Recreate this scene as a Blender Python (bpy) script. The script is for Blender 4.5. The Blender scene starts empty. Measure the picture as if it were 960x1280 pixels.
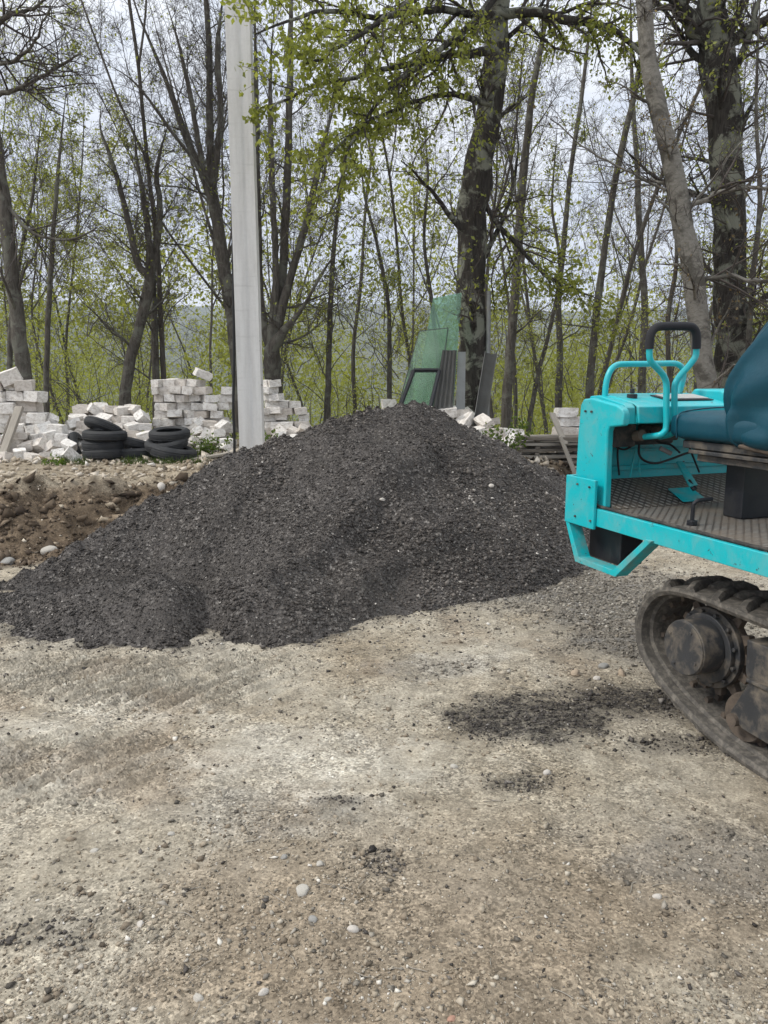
import bpy, bmesh, math, random
import numpy as np
from mathutils import Vector, Matrix
random.seed(7)
RNG = np.random.default_rng(11)
SC = bpy.context.scene
COL = SC.collection
R = math.radians

# ------------------------------------------------------------------ camera model
CAM_H, PITCH, FPX = 1.6, R(10.0), 960.0
cp, sp = math.cos(PITCH), math.sin(PITCH)

def ray(u, v):
    x = (u - 480) / FPX; y = (v - 640) / FPX
    return np.array([x, cp - y * sp, -sp - y * cp])

def at(u, v, Y):
    """world point seen at photo pixel (u, v) at world distance Y."""
    d = ray(u, v); return np.array([0, 0, CAM_H]) + d * (Y / d[1])

def atz(u, v, z):
    d = ray(u, v); return np.array([0, 0, CAM_H]) + d * ((z - CAM_H) / d[2])

cam = bpy.data.cameras.new('camera'); camo = bpy.data.objects.new('camera', cam); COL.objects.link(camo)
camo.location = (0, 0, CAM_H); camo.rotation_euler = (R(90) - PITCH, 0, 0)
cam.sensor_fit = 'VERTICAL'; cam.sensor_height = 36.0; cam.lens = 36.0 * FPX / 1280
cam.clip_start = 0.05; cam.clip_end = 20000
SC.camera = camo

# ------------------------------------------------------------------ numpy noise
def _hash(ix, iy, seed):
    n = (ix * 374761393 + iy * 668265263 + seed * 1442695041) & 0xFFFFFFFF
    n = ((n ^ (n >> 13)) * 1274126177) & 0xFFFFFFFF
    return ((n ^ (n >> 16)) & 0xFFFF) / 65535.0

def vnoise(x, y, seed=0):
    x = np.asarray(x, float); y = np.asarray(y, float)
    ix = np.floor(x).astype(np.int64); iy = np.floor(y).astype(np.int64)
    fx = x - ix; fy = y - iy
    fx = fx * fx * (3 - 2 * fx); fy = fy * fy * (3 - 2 * fy)
    a = _hash(ix, iy, seed); b = _hash(ix + 1, iy, seed); c = _hash(ix, iy + 1, seed); d = _hash(ix + 1, iy + 1, seed)
    return (a * (1 - fx) + b * fx) * (1 - fy) + (c * (1 - fx) + d * fx) * fy

def fbm(x, y, s, seed=0, o=4):
    v = 0; a = .5; t = 0
    for k in range(o):
        v = v + a * vnoise(x / s + 17.3 * k, y / s - 9.1 * k, seed + k); t += a; a *= .5; s *= .5
    return v / t

def sstep(a, b, x):
    t = np.clip((np.asarray(x, float) - a) / (b - a), 0, 1); return t * t * (3 - 2 * t)

# ------------------------------------------------------------------ materials
def newmat(name):
    m = bpy.data.materials.new(name); m.use_nodes = True
    nt = m.node_tree; nt.nodes.clear()
    out = nt.nodes.new('ShaderNodeOutputMaterial')
    b = nt.nodes.new('ShaderNodeBsdfPrincipled'); nt.links.new(b.outputs[0], out.inputs[0])
    return m, nt, b, out

class G:
    """tiny node-graph helper"""
    def __init__(s, nt): s.nt = nt
    def n(s, t, **k):
        x = s.nt.nodes.new(t)
        for a, v in k.items(): setattr(x, a, v)
        return x
    def set(s, sock, v):
        if hasattr(v, 'links') or isinstance(v, bpy.types.NodeSocket): s.nt.links.new(v, sock)
        else: sock.default_value = v
    def coord(s, kind='Object'): return s.n('ShaderNodeTexCoord').outputs[kind]
    def mapping(s, vec, scale=(1, 1, 1), rot=(0, 0, 0)):
        m = s.n('ShaderNodeMapping'); s.nt.links.new(vec, m.inputs[0]); m.inputs['Scale'].default_value = scale; m.inputs['Rotation'].default_value = rot
        return m.outputs[0]
    def noise(s, vec, scale, detail=4, rough=.6, dist=0):
        m = s.n('ShaderNodeTexNoise'); s.nt.links.new(vec, m.inputs['Vector'])
        m.inputs['Scale'].default_value = scale; m.inputs['Detail'].default_value = detail
        m.inputs['Roughness'].default_value = rough; m.inputs['Distortion'].default_value = dist
        return m.outputs['Fac']
    def voro(s, vec, scale, feature='F1', out='Distance', rnd=1):
        m = s.n('ShaderNodeTexVoronoi', feature=feature); s.nt.links.new(vec, m.inputs['Vector'])
        m.inputs['Scale'].default_value = scale; m.inputs['Randomness'].default_value = rnd
        return m.outputs[out]
    def ramp(s, fac, stops):
        m = s.n('ShaderNodeValToRGB'); s.nt.links.new(fac, m.inputs[0])
        e = m.color_ramp.elements
        while len(e) < len(stops): e.new(.5)
        for i, (p, c) in enumerate(stops):
            e[i].position = p
            c = c if hasattr(c, '__len__') else (c, c, c)
            e[i].color = (*c[:3], 1)
        return m.outputs[0]
    def mix(s, f, a, b, mode='MIX'):
        m = s.n('ShaderNodeMix', data_type='RGBA', blend_type=mode)
        for k, v in ((0, f), (6, a), (7, b)):
            if isinstance(v, (tuple, list)): v = (*v[:3], 1)
            s.set(m.inputs[k], v)
        return m.outputs[2]
    def math(s, op, a, b=0.0, clamp=False):
        m = s.n('ShaderNodeMath', operation=op, use_clamp=clamp); s.set(m.inputs[0], a); s.set(m.inputs[1], b); return m.outputs[0]
    def bump(s, h, strength, dist, prev=None):
        m = s.n('ShaderNodeBump'); s.nt.links.new(h, m.inputs['Height']); m.inputs['Strength'].default_value = strength; m.inputs['Distance'].default_value = dist
        if prev is not None: s.nt.links.new(prev, m.inputs['Normal'])
        return m.outputs[0]
    def attr(s, name, out='Color'):
        m = s.n('ShaderNodeAttribute'); m.attribute_name = name; return m.outputs[out]

def simple(name, col, rough=.7, metal=0, var=.25, vscale=6, bump=.15, bscale=40, bdist=.004, spec=.4, coat=0, dirt=None, dirtamt=.5, dscale=4):
    m, nt, b, out = newmat(name); g = G(nt)
    co = g.coord()
    n1 = g.noise(co, vscale, 5)
    c = g.mix(n1, tuple(x * (1 - var) for x in col), tuple(min(1, x * (1 + var)) for x in col))
    rr = rough
    if dirt is not None:
        dn = g.ramp(g.noise(co, dscale, 8, .7, .3), [(.45, 0), (.72, dirtamt)])
        c = g.mix(dn, c, dirt)
        rr = g.math('ADD', g.math('MULTIPLY', dn, .4), rough, True)
    g.set(b.inputs['Base Color'], c); g.set(b.inputs['Roughness'], rr)
    b.inputs['Metallic'].default_value = metal
    b.inputs['Specular IOR Level'].default_value = spec
    if coat: b.inputs['Coat Weight'].default_value = coat; b.inputs['Coat Roughness'].default_value = .25
    if bump: g.set(b.inputs['Normal'], g.bump(g.noise(co, bscale, 6, .65), bump, bdist))
    return m

M = {}
M['paint'] = simple('turquoise_paint', (.003, .42, .47), .36, var=.08, vscale=2.5, bump=.04, bscale=60, coat=.15, dirt=(.16, .30, .27), dirtamt=.28, dscale=5)
def worn(mat, amt):
    nt = mat.node_tree; g = G(nt); b = [n for n in nt.nodes if n.type == 'BSDF_PRINCIPLED'][0]
    co = g.coord(); src = b.inputs['Base Color'].links[0].from_socket
    chips = g.ramp(g.noise(co, 28, 9, .72, .2), [(.640, 0), (.655, 1)])
    scr = g.ramp(g.noise(g.mapping(co, (3, 40, 40), (.3, .2, .5)), 6, 6, .7), [(.63, 0), (.67, .6)])
    dust = g.ramp(g.noise(co, 7, 9, .75, .8), [(.48, 0), (.75, amt)])
    c = g.mix(dust, src, (.30, .33, .29)); c = g.mix(scr, c, (.05, .30, .32)); c = g.mix(chips, c, (.045, .032, .026))
    g.set(b.inputs['Base Color'], c)
worn(M['paint'], .38)
M['paint_dirty'] = simple('dusty_turquoise_paint', (.003, .42, .46), .5, var=.12, vscale=3, bump=.06, bscale=60, dirt=(.2, .19, .15), dirtamt=.7, dscale=6)
worn(M['paint_dirty'], .6)
M['black_metal'] = simple('black_metal', (.012, .013, .017), .38, var=.3, bump=.05, dirt=(.05, .048, .043), dirtamt=.4, dscale=9)
M['dusty_black'] = simple('dusty_black_metal', (.034, .035, .037), .5, var=.4, bump=.2, dirt=(.19, .158, .12), dirtamt=.95, dscale=11)
M['grip'] = simple('black_foam', (.02, .02, .023), .85, bump=.25, bscale=150)
M['vinyl'] = simple('teal_vinyl', (.002, .048, .075), .40, var=.2, vscale=5, bump=.25, bscale=14, bdist=.012, dirt=(.015, .085, .11), dirtamt=.3, dscale=5)
M['rubber'] = simple('dusty_rubber', (.028, .026, .024), .8, var=.4, bump=.3, bscale=45, dirt=(.15, .13, .11), dirtamt=.75, dscale=9)
M['track_rubber'] = simple('dusty_track_rubber', (.085, .077, .067), .9, var=.55, vscale=14, bump=.6, bscale=60, dirt=(.23, .205, .172), dirtamt=.9, dscale=28)
M['tyre'] = simple('tyre_rubber', (.016, .017, .019), .7, var=.3, bump=.2, bscale=50, dirt=(.07, .068, .062), dirtamt=.5, dscale=7)
M['steel'] = simple('worn_steel', (.30, .30, .29), .45, metal=.7, var=.3, bump=.1, dirt=(.16, .13, .10), dirtamt=.6)
M['galv'] = simple('galvanised_metal', (.20, .205, .20), .5, metal=.4, var=.25, vscale=4, bump=.1, dirt=(.17, .16, .14), dirtamt=.6, dscale=5)
M['rust'] = simple('muddy_iron', (.11, .085, .065), .85, var=.4, bump=.3, bscale=60, dirt=(.03, .028, .026), dirtamt=.7, dscale=14)
M['decal'] = simple('pale_instrument_plate', (.42, .42, .40), .4, var=.3, vscale=60, bump=0)
M['cable'] = simple('black_cable', (.012, .012, .013), .6, bump=0)
M['wood'] = None

def wood(name, col, col2, rough=.85):
    m, nt, b, out = newmat(name); g = G(nt); co = g.coord()
    st = g.mapping(co, (1.5, 22, 22))
    n = g.noise(st, 3, 6, .7, .4); n2 = g.noise(co, 3, 4)
    c = g.mix(g.ramp(n, [(.3, 0), (.7, 1)]), col, col2)
    c = g.mix(g.math('MULTIPLY', n2, .5), c, tuple(x * .5 for x in col))
    g.set(b.inputs['Base Color'], c); b.inputs['Roughness'].default_value = rough
    g.set(b.inputs['Normal'], g.bump(n, .4, .006))
    return m
M['wood'] = wood('weathered_wood', (.26, .235, .20), (.40, .36, .30))
M['wood_dark'] = wood('damp_wood', (.10, .085, .07), (.22, .19, .15))

def block_mat():
    m, nt, b, out = newmat('chalky_block'); g = G(nt); co = g.coord()
    oi = g.n('ShaderNodeObjectInfo')
    tint = g.ramp(oi.outputs['Random'], [(0, (.56, .51, .455)), (.25, (.70, .66, .61)), (.6, (.79, .765, .725)), (1, (.67, .645, .605))])
    co = g.n('ShaderNodeVectorMath', operation='ADD'); nt.links.new(g.coord(), co.inputs[0]); nt.links.new(oi.outputs['Location'], co.inputs[1]); co = co.outputs[0]
    d = g.ramp(g.noise(co, 4, 8, .75, .5), [(.46, 0), (.68, .8)])
    c = g.mix(d, tint, (.30, .25, .20))
    p = g.voro(co, 55)
    c = g.mix(g.ramp(p, [(.0, .35), (.22, 0)]), c, (.33, .29, .25))
    g.set(b.inputs['Base Color'], c); b.inputs['Roughness'].default_value = .92; b.inputs['Specular IOR Level'].default_value = .2
    g.set(b.inputs['Normal'], g.bump(g.noise(co, 40, 6, .7), .5, .008))
    return m
M['block'] = block_mat()

def stone_mat(name, ramp, rough=.85):
    m, nt, b, out = newmat(name); g = G(nt)
    t = g.attr('tint', 'Fac')
    c = g.ramp(t, ramp)
    n = g.noise(g.coord(), 60, 4)
    c = g.mix(n, c, (.5, .5, .5), 'OVERLAY')
    g.set(b.inputs['Base Color'], c); b.inputs['Roughness'].default_value = rough; b.inputs['Specular IOR Level'].default_value = .3
    g.set(b.inputs['Normal'], g.bump(g.noise(g.coord(), 120, 3), .25, .003))
    return m
M['dark_gravel'] = stone_mat('dark_gravel', [(0, (.020, .017, .015)), (.45, (.062, .053, .046)), (.78, (.15, .132, .116)), (.95, (.32, .292, .262)), (1, (.54, .50, .45))], .58)
M['grey_gravel'] = stone_mat('grey_gravel', [(0, (.045, .039, .032)), (.35, (.145, .128, .105)), (.7, (.29, .258, .212)), (.93, (.44, .405, .35)), (1, (.60, .56, .50))])
M['tan_gravel'] = stone_mat('tan_gravel', [(0, (.07, .055, .04)), (.3, (.22, .178, .13)), (.7, (.36, .305, .23)), (.93, (.48, .43, .35)), (1, (.62, .58, .51))])
M['earth_clods'] = stone_mat('earth_clods', [(0, (.042, .030, .021)), (.40, (.105, .077, .052)), (.68, (.21, .16, .112)), (.88, (.36, .30, .22)), (1, (.52, .46, .37))], .95)
M['white_rubble'] = stone_mat('white_rubble', [(0, (.13, .095, .06)), (.3, (.27, .215, .15)), (.65, (.42, .36, .28)), (.9, (.54, .48, .40)), (1, (.64, .60, .54))], .95)

def leaf_mat(name, c1, c2, c3):
    m, nt, b, out = newmat(name); g = G(nt)
    t = g.attr('tint', 'Fac')
    c = g.ramp(t, [(0, c1), (.5, c2), (1, c3)])
    g.set(b.inputs['Base Color'], c); b.inputs['Roughness'].default_value = .5; b.inputs['Specular IOR Level'].default_value = .3
    tr = g.n('ShaderNodeBsdfTranslucent'); g.set(tr.inputs[0], g.mix(1.0, c, (1.0, 1.0, .5), 'MULTIPLY'))
    mx = g.n('ShaderNodeMixShader'); mx.inputs[0].default_value = .58
    nt.links.new(b.outputs[0], mx.inputs[1]); nt.links.new(tr.outputs[0], mx.inputs[2]); nt.links.new(mx.outputs[0], out.inputs[0])
    return m
M['leaf'] = leaf_mat('spring_leaf', (.16, .18, .04), (.27, .30, .07), (.39, .41, .13))
M['leaf_far'] = leaf_mat('far_spring_leaf', (.22, .235, .05), (.35, .37, .085), (.46, .47, .15))
M['leaf_brown'] = leaf_mat('withered_leaf', (.09, .06, .035), (.17, .12, .07), (.28, .21, .13))
M['grass'] = leaf_mat('grass_blade', (.06, .11, .015), (.11, .17, .03), (.17, .22, .06))

def bark(name, dark, mid, lichen=None, lamt=.6, vs=(9, 9, 1.6), lscale=3.0, bstr=.7):
    m, nt, b, out = newmat(name); g = G(nt); co = g.coord()
    st = g.mapping(co, vs)
    n = g.noise(st, 3.2, 7, .7, .6)
    c = g.mix(g.ramp(n, [(.32, 0), (.68, 1)]), dark, mid)
    if lichen:
        l = g.ramp(g.noise(co, lscale, 8, .68, .5), [(.50, 0), (.58, lamt)])
        c = g.mix(l, c, lichen)
    g.set(b.inputs['Base Color'], c); b.inputs['Roughness'].default_value = .93; b.inputs['Specular IOR Level'].default_value = .15
    g.set(b.inputs['Normal'], g.bump(n, bstr, .03))
    return m
M['bark_dark'] = bark('dark_mottled_bark', (.014, .012, .010), (.06, .053, .045), (.20, .205, .165), .9)
M['bark_grey'] = bark('smooth_grey_bark', (.13, .12, .105), (.25, .235, .205), (.06, .055, .045), .8, (5, 5, 9), 2.2, .35)
M['bark_mid'] = bark('brown_grey_bark', (.045, .039, .033), (.135, .122, .104), (.17, .17, .14), .7)
M['bark_far'] = bark('grey_brown_bark', (.055, .048, .041), (.14, .126, .108))
M['twig'] = simple('twig', (.060, .049, .042), .9, bump=0, var=.4, vscale=2)
M['twig_far'] = simple('far_twig', (.085, .073, .066), .9, bump=0, var=.3, vscale=2)

def concrete():
    m, nt, b, out = newmat('pale_concrete'); g = G(nt); co = g.coord()
    n = g.noise(co, 30, 8, .75); st = g.noise(g.mapping(co, (9, 9, .8)), 2.0, 5)
    c = g.mix(n, (.54, .53, .505), (.70, .69, .665))
    c = g.mix(g.ramp(st, [(.33, .34), (.60, 0)]), c, (.38, .365, .34))
    c = g.mix(g.ramp(g.noise(g.mapping(co, (1, 1, 14)), 1.2, 4), [(.60, 0), (.66, .22)]), c, (.36, .345, .32))
    sp_ = g.ramp(g.voro(co, 60), [(.0, .6), (.16, 0)])
    c = g.mix(sp_, c, (.3, .29, .27))
    g.set(b.inputs['Base Color'], c); b.inputs['Roughness'].default_value = .9
    g.set(b.inputs['Normal'], g.bump(n, .4, .006))
    return m
M['concrete'] = concrete()

def glass(name, col, rough, alpha):
    m, nt, b, out = newmat(name); g = G(nt); co = g.coord()
    d = g.ramp(g.noise(g.mapping(co, (1, 1, .35)), 2.2, 5, .55, .2), [(.3, 0), (.8, 1)])
    c = g.mix(d, col, tuple(min(1, x * 1.25 + .02) for x in col))
    g.set(b.inputs['Base Color'], c); b.inputs['Roughness'].default_value = rough
    b.inputs['Coat Weight'].default_value = .15; b.inputs['Coat Roughness'].default_value = .15; b.inputs['Specular IOR Level'].default_value = .25
    tr = g.n('ShaderNodeBsdfTransparent'); tr.inputs[0].default_value = (.70, .88, .76, 1)
    mx = g.n('ShaderNodeMixShader'); g.set(mx.inputs[0], g.math('ADD', g.math('MULTIPLY', d, .25), alpha, True))
    nt.links.new(tr.outputs[0], mx.inputs[1]); nt.links.new(b.outputs[0], mx.inputs[2]); nt.links.new(mx.outputs[0], out.inputs[0])
    return m
M['glass'] = glass('dirty_green_glass', (.30, .37, .31), .25, .15)
M['green_glass'] = glass('pale_green_glass', (.23, .35, .29), .25, .25)
M['green_sheet'] = simple('faded_green_sheet', (.19, .37, .30), .5, var=.25, vscale=3, bump=.05, dirt=(.10, .11, .08), dirtamt=.6, dscale=4)

def chequer():
    m, nt, b, out = newmat('chequer_plate'); g = G(nt); co = g.coord()
    sx = g.n('ShaderNodeSeparateXYZ'); nt.links.new(co, sx.inputs[0])
    def ribs(ax, ay, off):
        a = g.math('ADD', g.math('MULTIPLY', sx.outputs[0], ax), g.math('MULTIPLY', sx.outputs[1], ay))
        return a
    f = 2 * math.pi / .044
    a = g.math('SINE', g.math('MULTIPLY', g.math('ADD', sx.outputs[0], sx.outputs[1]), f))
    b2 = g.math('SINE', g.math('MULTIPLY', g.math('SUBTRACT', sx.outputs[0], sx.outputs[1]), f * .5))
    h = g.ramp(g.math('ADD', g.math('MULTIPLY', a, g.math('ABSOLUTE', b2)), .3), [(.45, 0), (.75, 1)])
    dn = g.ramp(g.noise(co, 3.2, 8, .7, .4), [(.42, 0), (.60, 1)])
    base = g.mix(h, (.060, .053, .046), (.30, .285, .26))
    c = g.mix(g.math('MULTIPLY', dn, .85), base, (.165, .132, .10))
    g.set(b.inputs['Base Color'], c)
    b.inputs['Metallic'].default_value = .15; b.inputs['Roughness'].default_value = .65
    g.set(b.inputs['Normal'], g.bump(h, .9, .006))
    return m
M['chequer'] = chequer()

# ------------------------------------------------------------------ mesh helpers
def link(o, parent=None):
    COL.objects.link(o)
    if parent is not None: o.parent = parent
    return o

def tag(o, label=None, cat=None, group=None, kind=None):
    if label: o['label'] = label
    if cat: o['category'] = cat
    if group: o['group'] = group
    if kind: o['kind'] = kind
    return o

def empty(name, loc, rz=0):
    o = bpy.data.objects.new(name, None); o.empty_display_size = .1; o.location = tuple(loc); o.rotation_euler = (0, 0, rz)
    return link(o)

def np_mesh(name, V, quads=None, tris=None, mats=(), qmat=None, tmat=None, smooth=True, tint=None, attrs=None):
    me = bpy.data.meshes.new(name)
    V = np.asarray(V, np.float32)
    nq = 0 if quads is None else len(quads); ntri = 0 if tris is None else len(tris)
    me.vertices.add(len(V)); me.vertices.foreach_set('co', V.ravel())
    idx = []
    if nq: idx.append(np.asarray(quads, np.int32).ravel())
    if ntri: idx.append(np.asarray(tris, np.int32).ravel())
    idx = np.concatenate(idx)
    me.loops.add(len(idx)); me.loops.foreach_set('vertex_index', idx)
    me.polygons.add(nq + ntri)
    st = np.concatenate([np.arange(nq) * 4, nq * 4 + np.arange(ntri) * 3]).astype(np.int32)
    me.polygons.foreach_set('loop_start', st)
    mi = np.zeros(nq + ntri, np.int32)
    if qmat is not None: mi[:nq] = qmat
    if tmat is not None: mi[nq:] = tmat
    me.polygons.foreach_set('material_index', mi)
    if smooth: me.polygons.foreach_set('use_smooth', np.ones(nq + ntri, bool))
    for m in mats: me.materials.append(m)
    if tint is not None:
        a = me.attributes.new('tint', 'FLOAT', 'POINT'); a.data.foreach_set('value', np.asarray(tint, np.float32))
    for k, arr in (attrs or {}).items():
        a = me.attributes.new(k, 'FLOAT_COLOR', 'POINT'); a.data.foreach_set('color', np.asarray(arr, np.float32).ravel())
    me.update(calc_edges=True); me.validate()
    return me

def obj(name, me, parent=None): return link(bpy.data.objects.new(name, me), parent)

class MB:
    """bmesh collector for hard-surface parts"""
    def __init__(s): s.bm = bmesh.new()
    def box(s, lo, hi, mat=None):
        lo = Vector(lo); hi = Vector(hi)
        r = bmesh.ops.create_cube(s.bm, size=1.0)
        c = (lo + hi) / 2; d = hi - lo
        for v in r['verts']:
            v.co = Vector((v.co.x * d.x, v.co.y * d.y, v.co.z * d.z)) + c
            if mat is not None: v.co = mat @ v.co
        return s
    def prism(s, poly, axis, a, b):
        """extrude a polygon of (p, q) along axis ('x' -> (y,z) polygon, 'y' -> (x,z), 'z' -> (x,y))"""
        def mk(p, q, w): return {'x': (w, p, q), 'y': (p, w, q), 'z': (p, q, w)}[axis]
        A = [s.bm.verts.new(mk(p, q, a)) for p, q in poly]; B = [s.bm.verts.new(mk(p, q, b)) for p, q in poly]
        n = len(poly)
        s.bm.faces.new(A[::-1]); s.bm.faces.new(B)
        for i in range(n): s.bm.faces.new((A[i], A[(i + 1) % n], B[(i + 1) % n], B[i]))
        return s
    def slab(s, quad, thick):
        """a flat quad (4 world points) given a thickness along its normal"""
        q = [Vector(tuple(p)) for p in quad]
        n = (q[1] - q[0]).cross(q[3] - q[0]).normalized() * thick
        A = [s.bm.verts.new(p) for p in q]; B = [s.bm.verts.new(p + n) for p in q]
        s.bm.faces.new(A[::-1]); s.bm.faces.new(B)
        for i in range(4): s.bm.faces.new((A[i], A[(i + 1) % 4], B[(i + 1) % 4], B[i]))
        return s
    def tube(s, pts, r, n=10, closed=False, scale=None):
        P = [Vector(tuple(p)) for p in pts]; K = len(P); rings = []
        u = None
        for i in range(K):
            if closed: t = P[(i + 1) % K] - P[i - 1]
            else: t = P[min(i + 1, K - 1)] - P[max(i - 1, 0)]
            t.normalize()
            if u is None:
                u = t.orthogonal().normalized()
            u = (u - t * u.dot(t)).normalized(); w = t.cross(u)
            rr = r[i] if hasattr(r, '__len__') else r
            rings.append([s.bm.verts.new(P[i] + u * math.cos(a) * rr + w * math.sin(a) * rr) for a in [2 * math.pi * k / n for k in range(n)]])
        for i in range(K if closed else K - 1):
            a, b = rings[i], rings[(i + 1) % K]
            for k in range(n): s.bm.faces.new((a[k], a[(k + 1) % n], b[(k + 1) % n], b[k]))
        if not closed:
            s.bm.faces.new(rings[0][::-1]); s.bm.faces.new(rings[-1])
        return s
    def cyl(s, p0, p1, r, n=28): return s.tube([p0, p1], r, n)
    def lathe(s, prof, n=48, mat=None):
        """prof: closed loop of (radius, height) around z"""
        K = len(prof); rings = []
        for k in range(n):
            a = 2 * math.pi * k / n
            rings.append([s.bm.verts.new((mat or Matrix()) @ Vector((p * math.cos(a), p * math.sin(a), h))) for p, h in prof])
        for k in range(n):
            a, b = rings[k], rings[(k + 1) % n]
            for i in range(K): s.bm.faces.new((a[i], b[i], b[(i + 1) % K], a[(i + 1) % K]))
        return s
    def build(s, name, mat, parent=None, bevel=0, seg=2, angle=35, origin=None, smooth=True):
        bmesh.ops.recalc_face_normals(s.bm, faces=s.bm.faces)
        if origin is not None: bmesh.ops.translate(s.bm, verts=s.bm.verts, vec=-Vector(tuple(origin)))
        me = bpy.data.meshes.new(name); s.bm.to_mesh(me); s.bm.free()
        me.materials.append(mat)
        o = obj(name, me, parent)
        if origin is not None: o.location = tuple(origin)
        if smooth:
            me.polygons.foreach_set('use_smooth', np.ones(len(me.polygons), bool))
            me.set_sharp_from_angle(angle=R(angle))
        if bevel:
            md = o.modifiers.new('bevel', 'BEVEL'); md.width = bevel; md.segments = seg; md.limit_method = 'ANGLE'; md.angle_limit = R(40)
            md.harden_normals = True
        return o

def smooth_path(pts, n=6):
    """Catmull-Rom through the points"""
    P = [np.asarray(p, float) for p in pts]; out = []
    for i in range(len(P) - 1):
        p0 = P[max(i - 1, 0)]; p1 = P[i]; p2 = P[i + 1]; p3 = P[min(i + 2, len(P) - 1)]
        for k in range(n):
            t = k / n
            out.append(.5 * ((2 * p1) + (-p0 + p2) * t + (2 * p0 - 5 * p1 + 4 * p2 - p3) * t * t + (-p0 + 3 * p1 - 3 * p2 + p3) * t ** 3))
    out.append(P[-1]); return out

def copy_tree(o, parent=None):
    c = o.copy(); COL.objects.link(c); c.parent = parent
    for ch in list(o.children): copy_tree(ch, c)
    return c

ORD = ['first', 'second', 'third', 'fourth', 'fifth', 'sixth', 'seventh', 'eighth', 'ninth', 'tenth', 'eleventh', 'twelfth', 'thirteenth', 'fourteenth',
       'fifteenth', 'sixteenth', 'seventeenth', 'eighteenth', 'nineteenth', 'twentieth']

# ------------------------------------------------------------------ terrain
ridge_pts = [(-3.25, 5.62, -.02), (-2.75, 5.78, .14), (-2.3, 6.10, .40), (-1.9, 6.38, .61), (-1.5, 6.6, .815), (-1.1, 6.80, 1.02), (-.75, 6.95, 1.19), (-.45, 7.05, 1.31), (-.1, 7.12, 1.375), (.15, 7.25, 1.365),
             (.45, 7.47, 1.31), (.75, 7.72, 1.17), (1.1, 8.0, .975), (1.5, 8.3, .76), (1.9, 8.55, .56), (2.4, 8.8, .36), (3.0, 9.0, .15)]
rp = np.array(smooth_path(ridge_pts, 3))
lobes = [(-1.42, 4.80, .27, .50), (-1.62, 4.92, .27, .46), (-2.0, 5.05, .25, .44), (-2.45, 5.28, .22, .42), (-.72, 5.15, .40, .60), (-.2, 5.55, .38, .58)]
def _pile_z(x, y):
    x = np.asarray(x, float); y = np.asarray(y, float)
    wx = x + (fbm(x, y, .5, 101) - .5) * .22; wy = y + (fbm(x, y, .5, 102) - .5) * .22
    h = np.full(np.shape(x), -9.0)
    for a, b, c in rp:
        d = np.hypot(wx - a, wy - b)
        h = np.maximum(h, c - (.64 + .10 * sstep(-.9, -1.5, wx) * sstep(6.6, 6.0, wy) + .05 * sstep(.1, .6, wx)) * d + .05 * np.exp(-d / .35) - .05)
    for a, b, c, s in lobes:
        d = np.hypot(wx - a, wy - b)
        e = c - s * np.sqrt(d * d + .02)
        k = .05; h = np.maximum(h, e) + .0
    for (ax, ay, bx, by, up, wd) in ((-.6, 5.3, .42, 6.65, .085, .10), (-.27, 5.0, .60, 6.02, .065, .08), (-1.5, 5.75, -1.0, 6.5, .07, .12), (.9, 6.6, 1.5, 7.6, .04, .10)):
        ux, uy = bx - ax, by - ay; ln = math.hypot(ux, uy); ux /= ln; uy /= ln
        al = ((wx - ax) * ux + (wy - ay) * uy) / ln; sd = (wx - ax) * -uy + (wy - ay) * ux + .10 * (fbm(x, y, .3, 109) - .5)
        h = h + (up * np.exp(-(sd / wd) ** 2) + up * .7 * np.tanh(sd / wd) * np.exp(-(sd / .45) ** 2)) * sstep(-.15, .15, al) * sstep(1.2, .85, al)
    ga = lambda cx, cy, rx, ry: np.exp(-(((wx - cx) / rx) ** 2 + ((wy - cy) / ry) ** 2))
    h = h - .13 * ga(-1.75, 5.48, .55, .20) - .16 * ga(-1.10, 4.70, .13, .22) + .07 * ga(-1.9, 5.02, .75, .12) + .05 * ga(-.6, 6.2, .5, .25) - .07 * ga(.15, 6.0, .25, .5)
    h = h + (fbm(x, y, .7, 103) - .5) * .21 + (fbm(x, y, .16, 104) - .5) * .06 + (fbm(x, y, .05, 105, 2) - .5) * .022
    # small slide furrows running downhill
    fur = np.sin((x * 1.0 + .25 * y) * 9 + 5 * fbm(x, y, .9, 106))
    h = h + .025 * fur * sstep(.1, .5, h) * sstep(.5, .65, fbm(x, y, 1.3, 107))
    toe = .10 * np.exp(-np.abs(h) / .06)
    return h
def pile_z(x, y):
    x = np.asarray(x, float); y = np.asarray(y, float); sh = np.broadcast(x, y).shape
    x = np.broadcast_to(x, sh).ravel(); y = np.broadcast_to(y, sh).ravel()
    m = (np.abs(x) < 5) & (y > 3) & (y < 12); h = np.full(x.shape, -9.0)
    if m.any(): h[m] = _pile_z(x[m], y[m])
    return h.reshape(sh)

def bank_line(x):
    return np.interp(x, [-30, -4.5, -3.3, -2.4, -1.0, 1.0, 2.5, 4.5, 30], [6.1, 6.2, 6.45, 6.9, 7.6, 8.4, 9.2, 9.8, 11])

def ripple_mask(x, y):
    lane1 = sstep(-.35, .05, y - 3.7) * sstep(-.3, .1, 4.85 - y) * sstep(.0, .7, -.30 - x)
    lane2 = sstep(-.35, .0, y - 2.85) * sstep(.0, .3, 3.45 - y) * sstep(.1, .8, -.55 - x)
    return np.clip(lane1 + .8 * lane2, 0, 1) * (.35 + .65 * sstep(.30, .46, fbm(x, y, .6, 31)))

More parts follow.
